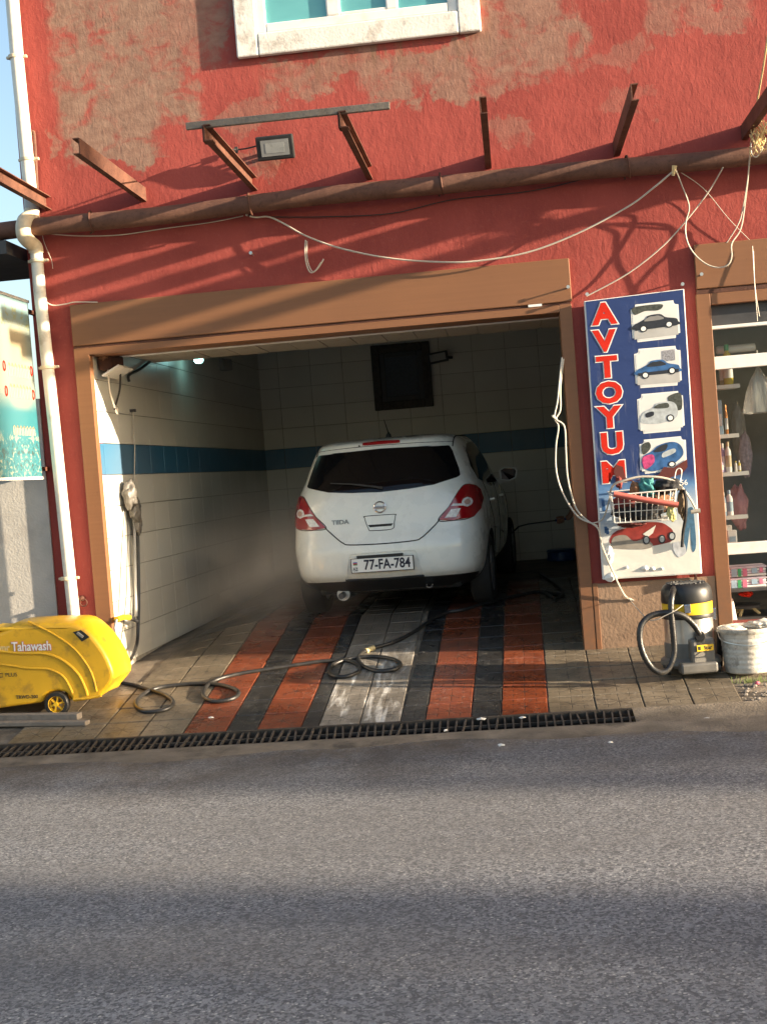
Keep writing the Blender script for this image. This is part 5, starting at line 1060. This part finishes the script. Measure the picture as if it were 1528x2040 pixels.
# lamp near the left wall
lp = onY(396, 716, 2.6)
t = thing('bulb_lamp', 'small lit cold white bulb high at the left of the bay under the beam', 'lamp', tuple(lp))
em = bpy.data.materials.new('cold_bulb'); em.use_nodes = True; bs = em.node_tree.nodes['Principled BSDF']; bs.inputs['Emission Color'].default_value = (.45,1,.95,1); bs.inputs['Emission Strength'].default_value = 3.0; bs.inputs['Base Color'].default_value = (.7,.9,.9,1)
MB().lathe([(.0,-.04),(.03,-.034),(.045,-.015),(.045,.01),(.028,.03),(.02,.05)], 16, lp).build('bulb', em, t, True); MB().lathe([(.024,.045),(.024,.12)], 12, lp).build('socket', MT['white_paint'], t, True); MB().tube([lp+Vector((0,0,.12)), Vector((lp.x, lp.y, 2.75))], .008, 6).build('stem', MT['dark'], t, True)
cb = onY(447, 727, 4.2); t = thing('wall_camera', 'small dark box lamp on an arm high on the left inner wall', 'lamp', tuple(cb))
MB().obox(cb, ((1,-.5,0),(.5,1,0),(0,0,1)), (.05,.08,.06)).build('case', MT['grey'], t, bevel=.008); MB().bar(cb, Vector((-3.08, cb.y+.1, cb.z)), .03, .03).build('arm', MT['dark'], t)
cable('conduit', 'dark conduit running down from the beam end on the left inner wall', 'tube', [tuple(wl(*k)) for k in ((310,712,.03),(280,735,.03),(258,747,.03),(258,760,.03))], .012, 'dark')
# vent hatch in the rear wall
v0, v1 = onY(738, 690, YR-.02), onY(864, 806, YR-.02)
t = thing('vent_window', 'dark framed mesh window high in the tiled rear wall', 'window', ((v0.x+v1.x)/2, YR, v1.z))
frame_ring(MB(), v0.x, v1.x, v1.z-.02, v0.z, .10, YR-.07, YR-.012).build('frame', MT['iron'], t, bevel=.008)
frame_ring(MB(), v0.x+.10, v1.x-.10, v1.z+.08, v0.z-.10, .06, YR-.045, YR-.012).build('inner_frame', MT['dark'], t, bevel=.005)
MB().box((v0.x+.16, YR-.035, v1.z+.14), (v1.x-.16, YR-.012, v0.z-.16)).build('mesh_panel', M('mesh', (.06,.07,.09), .6, .2, 30), t)
fc = onY(872, 712, YR-.2); t = thing('floodlight', 'tilted floodlight on the rear wall beside the mesh window', 'floodlight', tuple(fc))
MB().obox(fc, ((1,0,.12),(0,1,0),(-.12,0,1)), (.125,.03,.065)).build('housing', MT['black'], t, bevel=.01); MB().obox(fc+Vector((0,-.032,0)), ((1,0,.12),(0,1,0),(-.12,0,1)), (.095,.003,.042)).build('lens', MT['grey_pvc'], t); MB().bar(fc, Vector((fc.x+.16, YR-.01, fc.z)), .03, .03).build('arm', MT['black'], t)
dm = onY(1110, 1112, 5.6); tag(MB().lathe([(0,0),(.17,0),(.175,.02),(.165,.05),(.165,.10),(.175,.11),(.16,.13),(0,.13)], 28, (dm.x+.05, 5.6, zf(dm.x, 5.6))).build('blue_tub', M('blue_plastic', (.02,.06,.18), .4, .1), None, True), 'low dark blue tub against the rear wall at the right', 'tub')

# ------------------------------------------------------------------ goods in the shop window
SYI = .26
def shelf(u0, u1, v, lb):
    a, b = onY(u0, v, SYI-.06), onY(u1, v, SYI-.06); t = thing('shelf', lb, 'shelf', tuple((a+b)/2), 0, 'small white shelves in the shop window')
    MB().box((1.508, SYI-.06, a.z-.022), (b.x, SYI+.12, a.z)).build('board', MT['frame_white'], t, bevel=.004); MB().box((1.508, SYI-.066, a.z-.022), (b.x+.004, SYI-.058, a.z+.008)).build('lip', MT['frame_white'], t); return a.z
zs = [shelf(1428,1472,770,'topmost white shelf in the shop window, below the yellow bottle'), shelf(1432,1470,868,'second white shelf from the top in the shop window'), shelf(1436,1490,944,'third white shelf, the widest, under the white bottles'), shelf(1440,1488,1030,'lowest white shelf in the shop window')]
def bottle(u, v0, v1, r, mt, cap, lb, cat='bottle', dy=0, grp='bottles and boxes on the shop shelves', kind='bottle'):
    p0, p1 = onY(u, v1, SYI+dy), onY(u, v0, SYI+dy); H_ = p1.z-p0.z; t = thing(kind, lb, cat, tuple(p0), 0, grp)
    if kind == 'bottle':
        MB().lathe([(r*.9,0),(r,.01),(r,H_*.66),(r*.85,H_*.74),(r*.42,H_*.82),(r*.40,H_*.86)], 18, p0).build('body', mt, t, True)
        MB().lathe([(r*.5,H_*.85),(r*.5,H_*.98),(r*.4,H_)], 14, p0).build('cap', cap, t, True)
        MB().lathe([(r*1.015,H_*.18),(r*1.015,H_*.55)], 18, p0, caps=False).build('label', MT['white'] if mt != MT['white'] else cap, t, True)
    else:
        MB().box((p0.x-r, p0.y-.03, p0.z), (p0.x+r, p0.y+.03, p1.z)).build('carton', mt, t, bevel=.003); MB().box((p0.x-r*.7, p0.y-.032, p0.z+H_*.25), (p0.x+r*.7, p0.y-.0301, p0.z+H_*.6)).build('print', cap, t)
    return t
yl = M('yellow_liquid', (.60,.46,.05), .25, .15, 8, spec=.6); gn = M('green_cap', (.05,.33,.13), .4, .1); br = M('copper', (.55,.22,.07), .3, .3, 20, metal=.6); lil = M('lilac', (.42,.33,.50), .45, .2, 15); pk = M('pink_print', (.62,.18,.28), .5, .2, 10); bl2 = M('pale_blue_print', (.30,.42,.52), .5, .2, 12); cream = M('cream_label', (.55,.44,.26), .5, .2, 12)
bottle(1451,686,768,.036, yl, gn, 'yellow bottle with a green cap behind the upper window bar'); bottle(1439,712,768,.022, cream, MT['white'], 'small brown labelled bottle left of the yellow bottle', dy=.05)
bottle(1434,797,866,.022, bl2, MT['white'], 'tall pale blue carton on the second shelf', 'carton', kind='carton'); bottle(1448,806,866,.011, br, br, 'slim copper coloured tube on the second shelf')
bottle(1441,883,941,.022, lil, MT['white'], 'lilac bottle with a white cap on the third shelf', dy=.03); bottle(1452,880,941,.022, MT['white'], cream, 'white bottle in the middle of the third shelf'); bottle(1466,918,941,.010, MT['frame_white'], yl, 'tiny bottle with a yellow label on the third shelf, left of two'); bottle(1473,917,941,.010, yl, MT['white'], 'tiny yellow bottle on the third shelf, right of two'); bottle(1436,915,941,.020, lil, pk, 'short purple bottle at the left end of the third shelf', dy=-.03)
bottle(1442,980,1028,.026, bl2, MT['white'], 'pale blue bottle on the lowest shelf'); bottle(1454,976,1028,.026, MT['white'], bl2, 'white bottle with a blue label on the lowest shelf')
bottle(1451,1046,1085,.027, MT['frame_white'], bl2, 'white carton on the window bar, behind the other', 'carton', .05, kind='carton'); bottle(1458,1056,1086,.034, MT['white'], bl2, 'white carton with a blue print standing on the lower window bar', 'carton', -.02, kind='carton')
# packs of napkins
for k, (v, lb) in enumerate(((1158,'lower pack of pink and blue printed napkins'), (1136,'upper pack of pink and blue printed napkins'))):
    p = onY(1484, v, .30); t = thing('napkin_pack', lb+' stacked under the window bar', 'napkins', (p.x, p.y, p.z-.04), 0, 'napkin packs in the shop')
    for q in range(4):
        mb = MB().obox((p.x+random.uniform(-.008,.008), p.y, p.z-.03+.02*q), ((1,random.uniform(-.03,.03),0),(0,1,0),(0,0,1)), (.135,.09,.0085)).build('folded_layer', (MT['white'], M('napkin', (.58,.50,.56), .8, .15, 14))[q % 2], t, bevel=.005)
    for x_, w_, mt in ((-.10,.02,bl2),(-.02,.016,pk),(.05,.02,bl2),(.10,.012,pk),(-.06,.012,gn)): MB().box((p.x+x_-w_, p.y-.094, p.z-.036+.02*(x_ > 0)), (p.x+x_+w_, p.y-.0915, p.z+.022)).build('printed_band', mt, t)
p = onY(1483,1165,.30); tag(MB().box((1.51, .15, p.z-.035), (2.0, .50, p.z-.012)).build('board', MT['dark'], None), 'dark board under the stacked napkin packs', 'board')
# plastic bag hanging in the window
p = onY(1512, 778, .16); t = thing('plastic_bag', 'clear plastic bag hanging behind the upper shop pane', 'bag', tuple(p))
pb = NB('clear_plastic'); pb.out((.75,.74,.70), .25, pb.bump(pb.noise(pb.scale(pb.pos(), (30,30,6)), 1, 4), .6, .02), Transmission_Weight=.55, Alpha=.75)
ring = lambda z, r, sq: [(p.x+r*math.cos(a)*(1+.16*math.sin(5*a+z*9)), p.y+r*sq*math.sin(a)*(1+.16*math.sin(5*a+z*9)), p.z+z) for a in [2*math.pi*k/28 for k in range(28)]]
m = MB(); lev = [(.17,.012,1),(.14,.025,.8),(.09,.055,.6),(.0,.085,.5),(-.09,.105,.45),(-.16,.115,.4),(-.17,.09,.3)]
for z, r_, q in lev: m.v += [Vector(k) for k in ring(z, r_, q)]
for i in range(len(lev)-1):
    for k in range(28): m.f.append((i*28+k, i*28+(k+1)%28, (i+1)*28+(k+1)%28, (i+1)*28+k))
m.f.append(tuple(6*28+k for k in range(28))); m.build('film', pb.m, t, True); MB().tube([(p.x,p.y,p.z+.165),(p.x,p.y,p.z+.30)], .006, 6).build('tie', MT['cable'], t, True)
p = onY(1472, 694, .34); tag(MB().lathe([(.026,-.17),(.03,-.165),(.03,.11),(.026,.115)], 14, p, 'x').build('paper_roll', MT['frame_white'], None, True), 'pale paper roll lying behind the top of the yellow bottle', 'roll')
cl = M('striped_cloth', (.30,.24,.27), .9, .3, 40); p = onY(1485, 905, .45); rag('cloth', 'dark striped cloth hanging behind the third shelf', 'cloth', p, .10, cl, 41, (.45,.4,1.5), .25)
p = onY(1470, 860, .55); rag('cloth', 'grey cloth hanging behind the second shelf', 'cloth', p, .11, MT['grey'], 42, (.45,.4,1.9), .25)
pi = M('pink_plastic', (.45,.20,.22), .5, .15, 10); p = onY(1470, 1010, .50); rag('toy', 'dull pink stuffed toy behind the lowest shelf', 'toy', p, .085, pi, 43, (.8,.6,1.8), .3)
p = onY(1486, 1183, .45); rag('red_pouch', 'small shiny red pouch below the napkin packs', 'pouch', p, .035, MT['red'], 44, (1.2,.8,.7), .4)
p = onY(1484, 1225, .55); t = thing('stool', 'small dark stool in the shadow of the shop', 'stool', (p.x, p.y, .1))
MB().lathe([(.0,0),(.12,0),(.125,.02),(.11,.03),(0,.03)], 20, (p.x, p.y, p.z+.06)).build('seat', MT['dark'], t, True)
for a in range(3): MB().tube([(p.x+.05*math.cos(a*2.09), p.y+.05*math.sin(a*2.09), p.z+.06), (p.x+.11*math.cos(a*2.09), p.y+.11*math.sin(a*2.09), .1)], .012, 6).build('leg', MT['twine'], t, True)
p = onY(1458, 1230, .30); tag(MB().obox((p.x, .30, p.z-.02), ((1,.1,.12),(-.1,1,0),(-.12,0,1)), (.030,.03,.17)).build('white_board', MT['frame_white'], None, bevel=.01), 'pale panel leaning inside the shop beside the door frame', 'panel')

# ------------------------------------------------------------------ person with a spray lance behind the right jamb
hd_ = onY(1124, 1036, 3.5)
def skin_mesh(name, verts, edges, rad, mt, parent, root=0, sub=2):
    me = bpy.data.meshes.new(name); me.from_pydata([Vector(v) for v in verts], edges, []); o = obj(name, me, mt, parent)
    o.modifiers.new('skin', 'SKIN'); 
    for i, r_ in enumerate(rad):
        sv = me.skin_vertices[0].data[i]; sv.radius = (r_, r_) if not isinstance(r_, tuple) else r_; sv.use_root = (i == root)
    sb = o.modifiers.new('sub', 'SUBSURF'); sb.levels = sub; sb.render_levels = sub
    for md in o.modifiers: 
        if md.type == 'SKIN': md.use_smooth_shade = True
    return o
px, py = hd_.x+.52, 3.62; pz = zf(px, py)
pe = thing('person', 'person in dark clothes reaching a spray lance round the jamb towards the car', 'person', (px, py, pz))
L_ = lambda x, y, z: (x, y, z)
hx, hy, hz = hd_.x-px, hd_.y-py, hd_.z-pz
V = [(0,0,.93),(0,0,1.12),(-.03,0,1.30),(-.05,0,1.42),(-.06,0,1.50),(-.08,0,1.58),(-.09,0,1.68),(-.09,0,1.76),
     (-.06,-.17,1.40),(-.22,-.16,1.17),(hx+.06,hy+.0,hz+.03),(hx+.01,hy,hz+.01),
     (-.05,.18,1.40),(-.12,.24,1.12),(-.25,.20,.98),(-.30,.18,.97),
     (0,-.09,.88),(-.03,-.11,.48),(.02,-.11,.09),(-.09,-.12,.04),(0,.09,.88),(.03,.11,.48),(.05,.11,.09),(-.06,.12,.04)]
Ed = [(0,1),(1,2),(2,3),(3,4),(4,5),(5,6),(6,7),(3,8),(8,9),(9,10),(10,11),(3,12),(12,13),(13,14),(14,15),(0,16),(16,17),(17,18),(18,19),(0,20),(20,21),(21,22),(22,23)]
Ra = [.14,.13,.145,.11,.055,.075,.095,.07,.06,.042,.030,.036,.06,.042,.030,.034,.085,.055,.038,.034,.085,.055,.038,.034]
skin_mesh('body', V, Ed, Ra, MT['skin'], pe)
sv_ = [V[i] for i in (0,1,2,3,8,12)]; a9 = Vector(V[8]).lerp(Vector(V[9]), .95); a13 = Vector(V[12]).lerp(Vector(V[13]), .95)
skin_mesh('shirt', sv_+[tuple(a9), tuple(a13)], [(0,1),(1,2),(2,3),(3,4),(3,5),(4,6),(5,7)], [.155,.147,.162,.125,.078,.078,.062,.062], MT['shirt'], pe)
skin_mesh('trousers', [V[0],V[16],V[17],V[18],V[20],V[21],V[22]], [(0,1),(1,2),(2,3),(0,4),(4,5),(5,6)], [.158,.10,.072,.06,.10,.072,.06], MT['trousers'], pe)
for i in (19, 23): MB().lathe([(0,-.13),(.035,-.12),(.05,-.06),(.048,.06),(.03,.12),(0,.125)], 12, (V[i][0]+.02, V[i][1], .045), 'x').build('shoe', MT['black'], pe, True, local=True)
hm = MB(); hm.lathe([(.0,.10),(.05,.095),(.085,.06),(.104,.0),(.10,-.05),(.07,-.06)], 16, (-.075, 0, 1.70)); hm.build('hair', MT['hair'], pe, True, local=True)
MB().tube([(-.18,0,1.655),(-.205,0,1.64),(-.185,0,1.625)], .014, 6).build('nose', MT['skin'], pe, True, local=True)
for s in (-1, 1): MB().lathe([(0,-.005),(.010,0),(0,.006)], 8, (-.172, s*.034, 1.675), 'x').build('eye', MT['black'], pe, True, local=True); MB().lathe([(0,-.01),(.028,0),(0,.01)], 8, (-.085, s*.098, 1.66), 'y').build('ear', MT['skin'], pe, True, local=True)
MB().tube([(-.175,-.025,1.60),(-.18,0,1.598),(-.175,.025,1.60)], .006, 6).build('mouth', MT['handle_red'], pe, True, local=True)
# fingers closed round the lance grip (both hands): four fingers and a thumb each
ld = Vector((-1, 0, -.06)).normalized()                      # lance direction
gc = Vector((hx-.035, hy, hz+.005))
for base, sgn in ((gc, 1), (Vector((-.335, .18, .965)), -1)):
    for k in range(4):
        o_ = base+ld*(.030-.019*k); rr_ = .022; ln = (.95,1.05,1.0,.82)[k]
        pts = [o_+Vector((0, sgn*-.030, .012)), o_+Vector((-.004, sgn*-.026, -.016*ln)), o_+Vector((-.004, sgn*.0, -.030*ln)), o_+Vector((0, sgn*.022, -.012*ln)), o_+Vector((0, sgn*.016, .010*ln))]
        MB().tube(spline(pts, 3), [.0095]*9+[.009]*3+[.007], 8).build('finger', MT['skin'], pe, True, local=True)
    MB().tube(spline([base+Vector((.03, sgn*.012, .022)), base+Vector((-.005, sgn*.02, .026)), base+Vector((-.045, sgn*.008, .022))], 4), [.012]*5+[.011]*3+[.008], 8).build('thumb', MT['skin'], pe, True, local=True)
t = thing('spray_lance', 'thin dark spray lance held towards the front wheel of the car', 'lance', tuple(hd_))
g = Vector((px, py, pz))+gc
e1 = onY(1052, 1044, 3.7); e2 = onY(1033, 1049, 3.72); e3 = onY(1018, 1063, 3.75)
MB().tube([g+Vector((.10,0,.01)), g+Vector((-.06,0,-.003))], .012, 8).build('grip', M('blue_grip', (.02,.05,.16), .5), t, True); MB().tube([g+Vector((-.06,0,-.003)), e1, e2], .007, 8).build('tube', MT['dark'], t, True); MB().tube([e2, e3], [.010,.007], 8).build('nozzle', MT['black'], t, True)

# ------------------------------------------------------------------ bits on the ground
random.seed(9)
for (u, v, s_, lb) in ((421,1431,.035,'white scrap of paper on the left red strip'), (888,1457,.03,'white scrap of paper lying on the drain grate'), (998,1486,.04,'flat pale scrap on the cement beside the road'), (1408,1433,.05,'grey crumpled scrap below the right pavers'), (1215,1481,.025,'small white scrap on the edge of the asphalt'), (958,1434,.05,'white foam blob at the end of the black strip, above the drain'), (1040,1431,.035,'small foam blob at the end of the right red strip')):
    s_ *= .62; p = gp(u, v, .006); m = MB(); n = 9
    rim_ = [p+Vector((s_*random.uniform(.7,1.2)*math.cos(a), s_*.7*random.uniform(.7,1.2)*math.sin(a), random.uniform(-.002,.004))) for a in [2*math.pi*k/n for k in range(n)]]
    m.add(rim_+[p+Vector((0,0,random.uniform(.004,.010)))]+[q-Vector((0,0,.004)) for q in rim_], [(i,(i+1)%n,n) for i in range(n)]+[(i,n+1+i,n+1+(i+1)%n,(i+1)%n) for i in range(n)])
    tag(m.build('scrap', MT['paper'], None), lb, 'litter')
gr = M('dry_grass', (.10,.13,.03), .8, .4, 30); m = MB(); p0 = gp(1492, 1357, -.01)
for k in range(70):
    a = random.uniform(0, 6.28); r_ = abs(random.gauss(0, .055)); b_ = p0+Vector((r_*math.cos(a)*1.6, r_*math.sin(a)*.6, 0)); h_ = random.uniform(.02,.055); d = Vector((random.uniform(-.03,.03), random.uniform(-.03,.03), h_)); w_ = Vector((.003,.001,0)); m.add([b_-w_, b_+w_, b_+d], [(0,1,2)])
tag(m.build('grass_tuft', gr, None), 'small tuft of weeds at the foot of the white bucket', 'grass', kind='stuff')
p = gp(1508, 1364, .012); m = MB(); m.lathe([(0,.012),(.012,.008),(.018,-.002),(.010,-.010)], 8, p); tag(m.build('pink_scrap', M('pink_flower', (.62,.12,.18), .6), None, True), 'small pink scrap beside the weeds', 'litter')
m = MB()
for k in range(420):
    x_ = random.uniform(1.33, 2.4); y_ = random.uniform(-1.75, -.75)
    if y_ > -1.0 and x_ < 1.6: continue
    s_ = random.choice((.006,.008,.010,.014,.02)); c = Vector((x_, y_, zf(x_, y_)-.006)); m.lathe([(0,-s_*.5),(s_*random.uniform(.7,1.2),0),(s_*.6,s_*.55),(0,s_*.7)], 6, c, caps=False)
tag(m.build('gravel', M('gravel', (.22,.19,.16), .9, .45, 40), None), kind='stuff', label='loose gravel at the right end of the pavers', cat='gravel')

# ------------------------------------------------------------------ unseen cypresses, added down the street to shade the road in bands
LV = [MB().add([(-.05,0,-.09),(.05,0,-.09),(0,.02,.11)], [(0,1,2)])]
def cypress(x, y, h_, r_, seed, lb, z0=.5):  # added tree out of view, there to shade the road
    random.seed(seed); t = thing('shade_cypress', lb, 'tree', (x, y, zf(x, y)), 0, 'unseen cypresses added to shade the road'); z_ = zf(x, y)
    MB().tube([(x,y,z_-.2),(x+.03,y,z_+h_*.4),(x,y,z_+h_*.9)], [.16,.10,.03], 8).build('shade_cypress_trunk', MT['bark'], t, True)
    m = MB(); n = int(1100*r_*h_/4)
    for k in range(n):
        f = random.random()**.8; zz = z_+z0+f*(h_-z0); rad = r_*(math.sin(min(1, (1-f)*1.9+.08)*math.pi/2))*(.55+.45*random.random()**.5)*(1+.12*math.sin(f*17+seed)); a = random.uniform(0, 6.283)
        c = Vector((x+rad*math.cos(a), y+rad*math.sin(a), zz)); s_ = random.uniform(.10,.22); u = Vector((random.gauss(0,.5)+math.cos(a)*.4, random.gauss(0,.5)+math.sin(a)*.4, 1.2)).normalized(); w_ = u.orthogonal(); w_ = (Matrix.Rotation(random.uniform(0,6.28), 3, u) @ w_).normalized()
        m.add([c-w_*s_*.55-u*s_*.4, c+w_*s_*.55-u*s_*.4, c+u*s_], [(0,1,2)])
    m.build('crown', MT['leaf'], t)
CY = [(x, y0-.18*x, h_, r_) for x, y0, h_, r_ in ((43,-1.80,14,.50), (45,-2.42,15,.68), (42,-5.05,13,.32), (44,-5.85,14,.5), (43,-6.9,14,.6), (45,-8.4,15,.95), (43,-10.2,14,1.0), (44,-12.0,15,1.0), (45,-13.8,15,1.1))]
for i, (x, y, h_, r_) in enumerate(CY): cypress(x, y, h_, r_, 60+i, 'tall dark cypress added out of view beyond the right edge to shade the road')
# fine spray drifting between the car and the left wall
mv = bpy.data.materials.new('spray_mist'); mv.use_nodes = True; t = mv.node_tree; t.nodes.remove(t.nodes['Principled BSDF'])
pv = t.nodes.new('ShaderNodeVolumePrincipled'); pv.inputs['Color'].default_value = (.86,.81,.76,1); pv.inputs['Anisotropy'].default_value = .2
tc = t.nodes.new('ShaderNodeTexCoord'); ln = t.nodes.new('ShaderNodeVectorMath'); ln.operation = 'LENGTH'; t.links.new(tc.outputs['Object'], ln.inputs[0])
mr = t.nodes.new('ShaderNodeMapRange'); mr.interpolation_type = 'SMOOTHSTEP'; t.links.new(ln.outputs['Value'], mr.inputs[0])
for i, v in enumerate((1.0, .15, 0, 1)): mr.inputs[i+1].default_value = v
nz = t.nodes.new('ShaderNodeTexNoise'); nz.inputs['Scale'].default_value = 2.2; nz.inputs['Detail'].default_value = 3; t.links.new(tc.outputs['Object'], nz.inputs['Vector'])
n2 = t.nodes.new('ShaderNodeMapRange'); t.links.new(nz.outputs['Fac'], n2.inputs[0])
for i, v in enumerate((.35, .7, .15, 1)): n2.inputs[i+1].default_value = v
mu = t.nodes.new('ShaderNodeMath'); mu.operation = 'MULTIPLY'; t.links.new(mr.outputs[0], mu.inputs[0]); t.links.new(n2.outputs[0], mu.inputs[1])
m2 = t.nodes.new('ShaderNodeMath'); m2.operation = 'MULTIPLY'; t.links.new(mu.outputs[0], m2.inputs[0]); m2.inputs[1].default_value = .95
t.links.new(m2.outputs[0], pv.inputs['Density']); t.links.new(pv.outputs[0], t.nodes['Material Output'].inputs['Volume'])
bm = bmesh.new(); bmesh.ops.create_icosphere(bm, subdivisions=3, radius=1); me = bpy.data.meshes.new('spray_mist'); bm.to_mesh(me); bm.free()
o = obj('spray_mist', me, mv); o.location = (-2.15, 2.4, .6); o.scale = (1.25, 2.7, 1.0); tag(o, 'grey spray mist drifting low between the car and the left tiled wall', 'mist', kind='stuff')
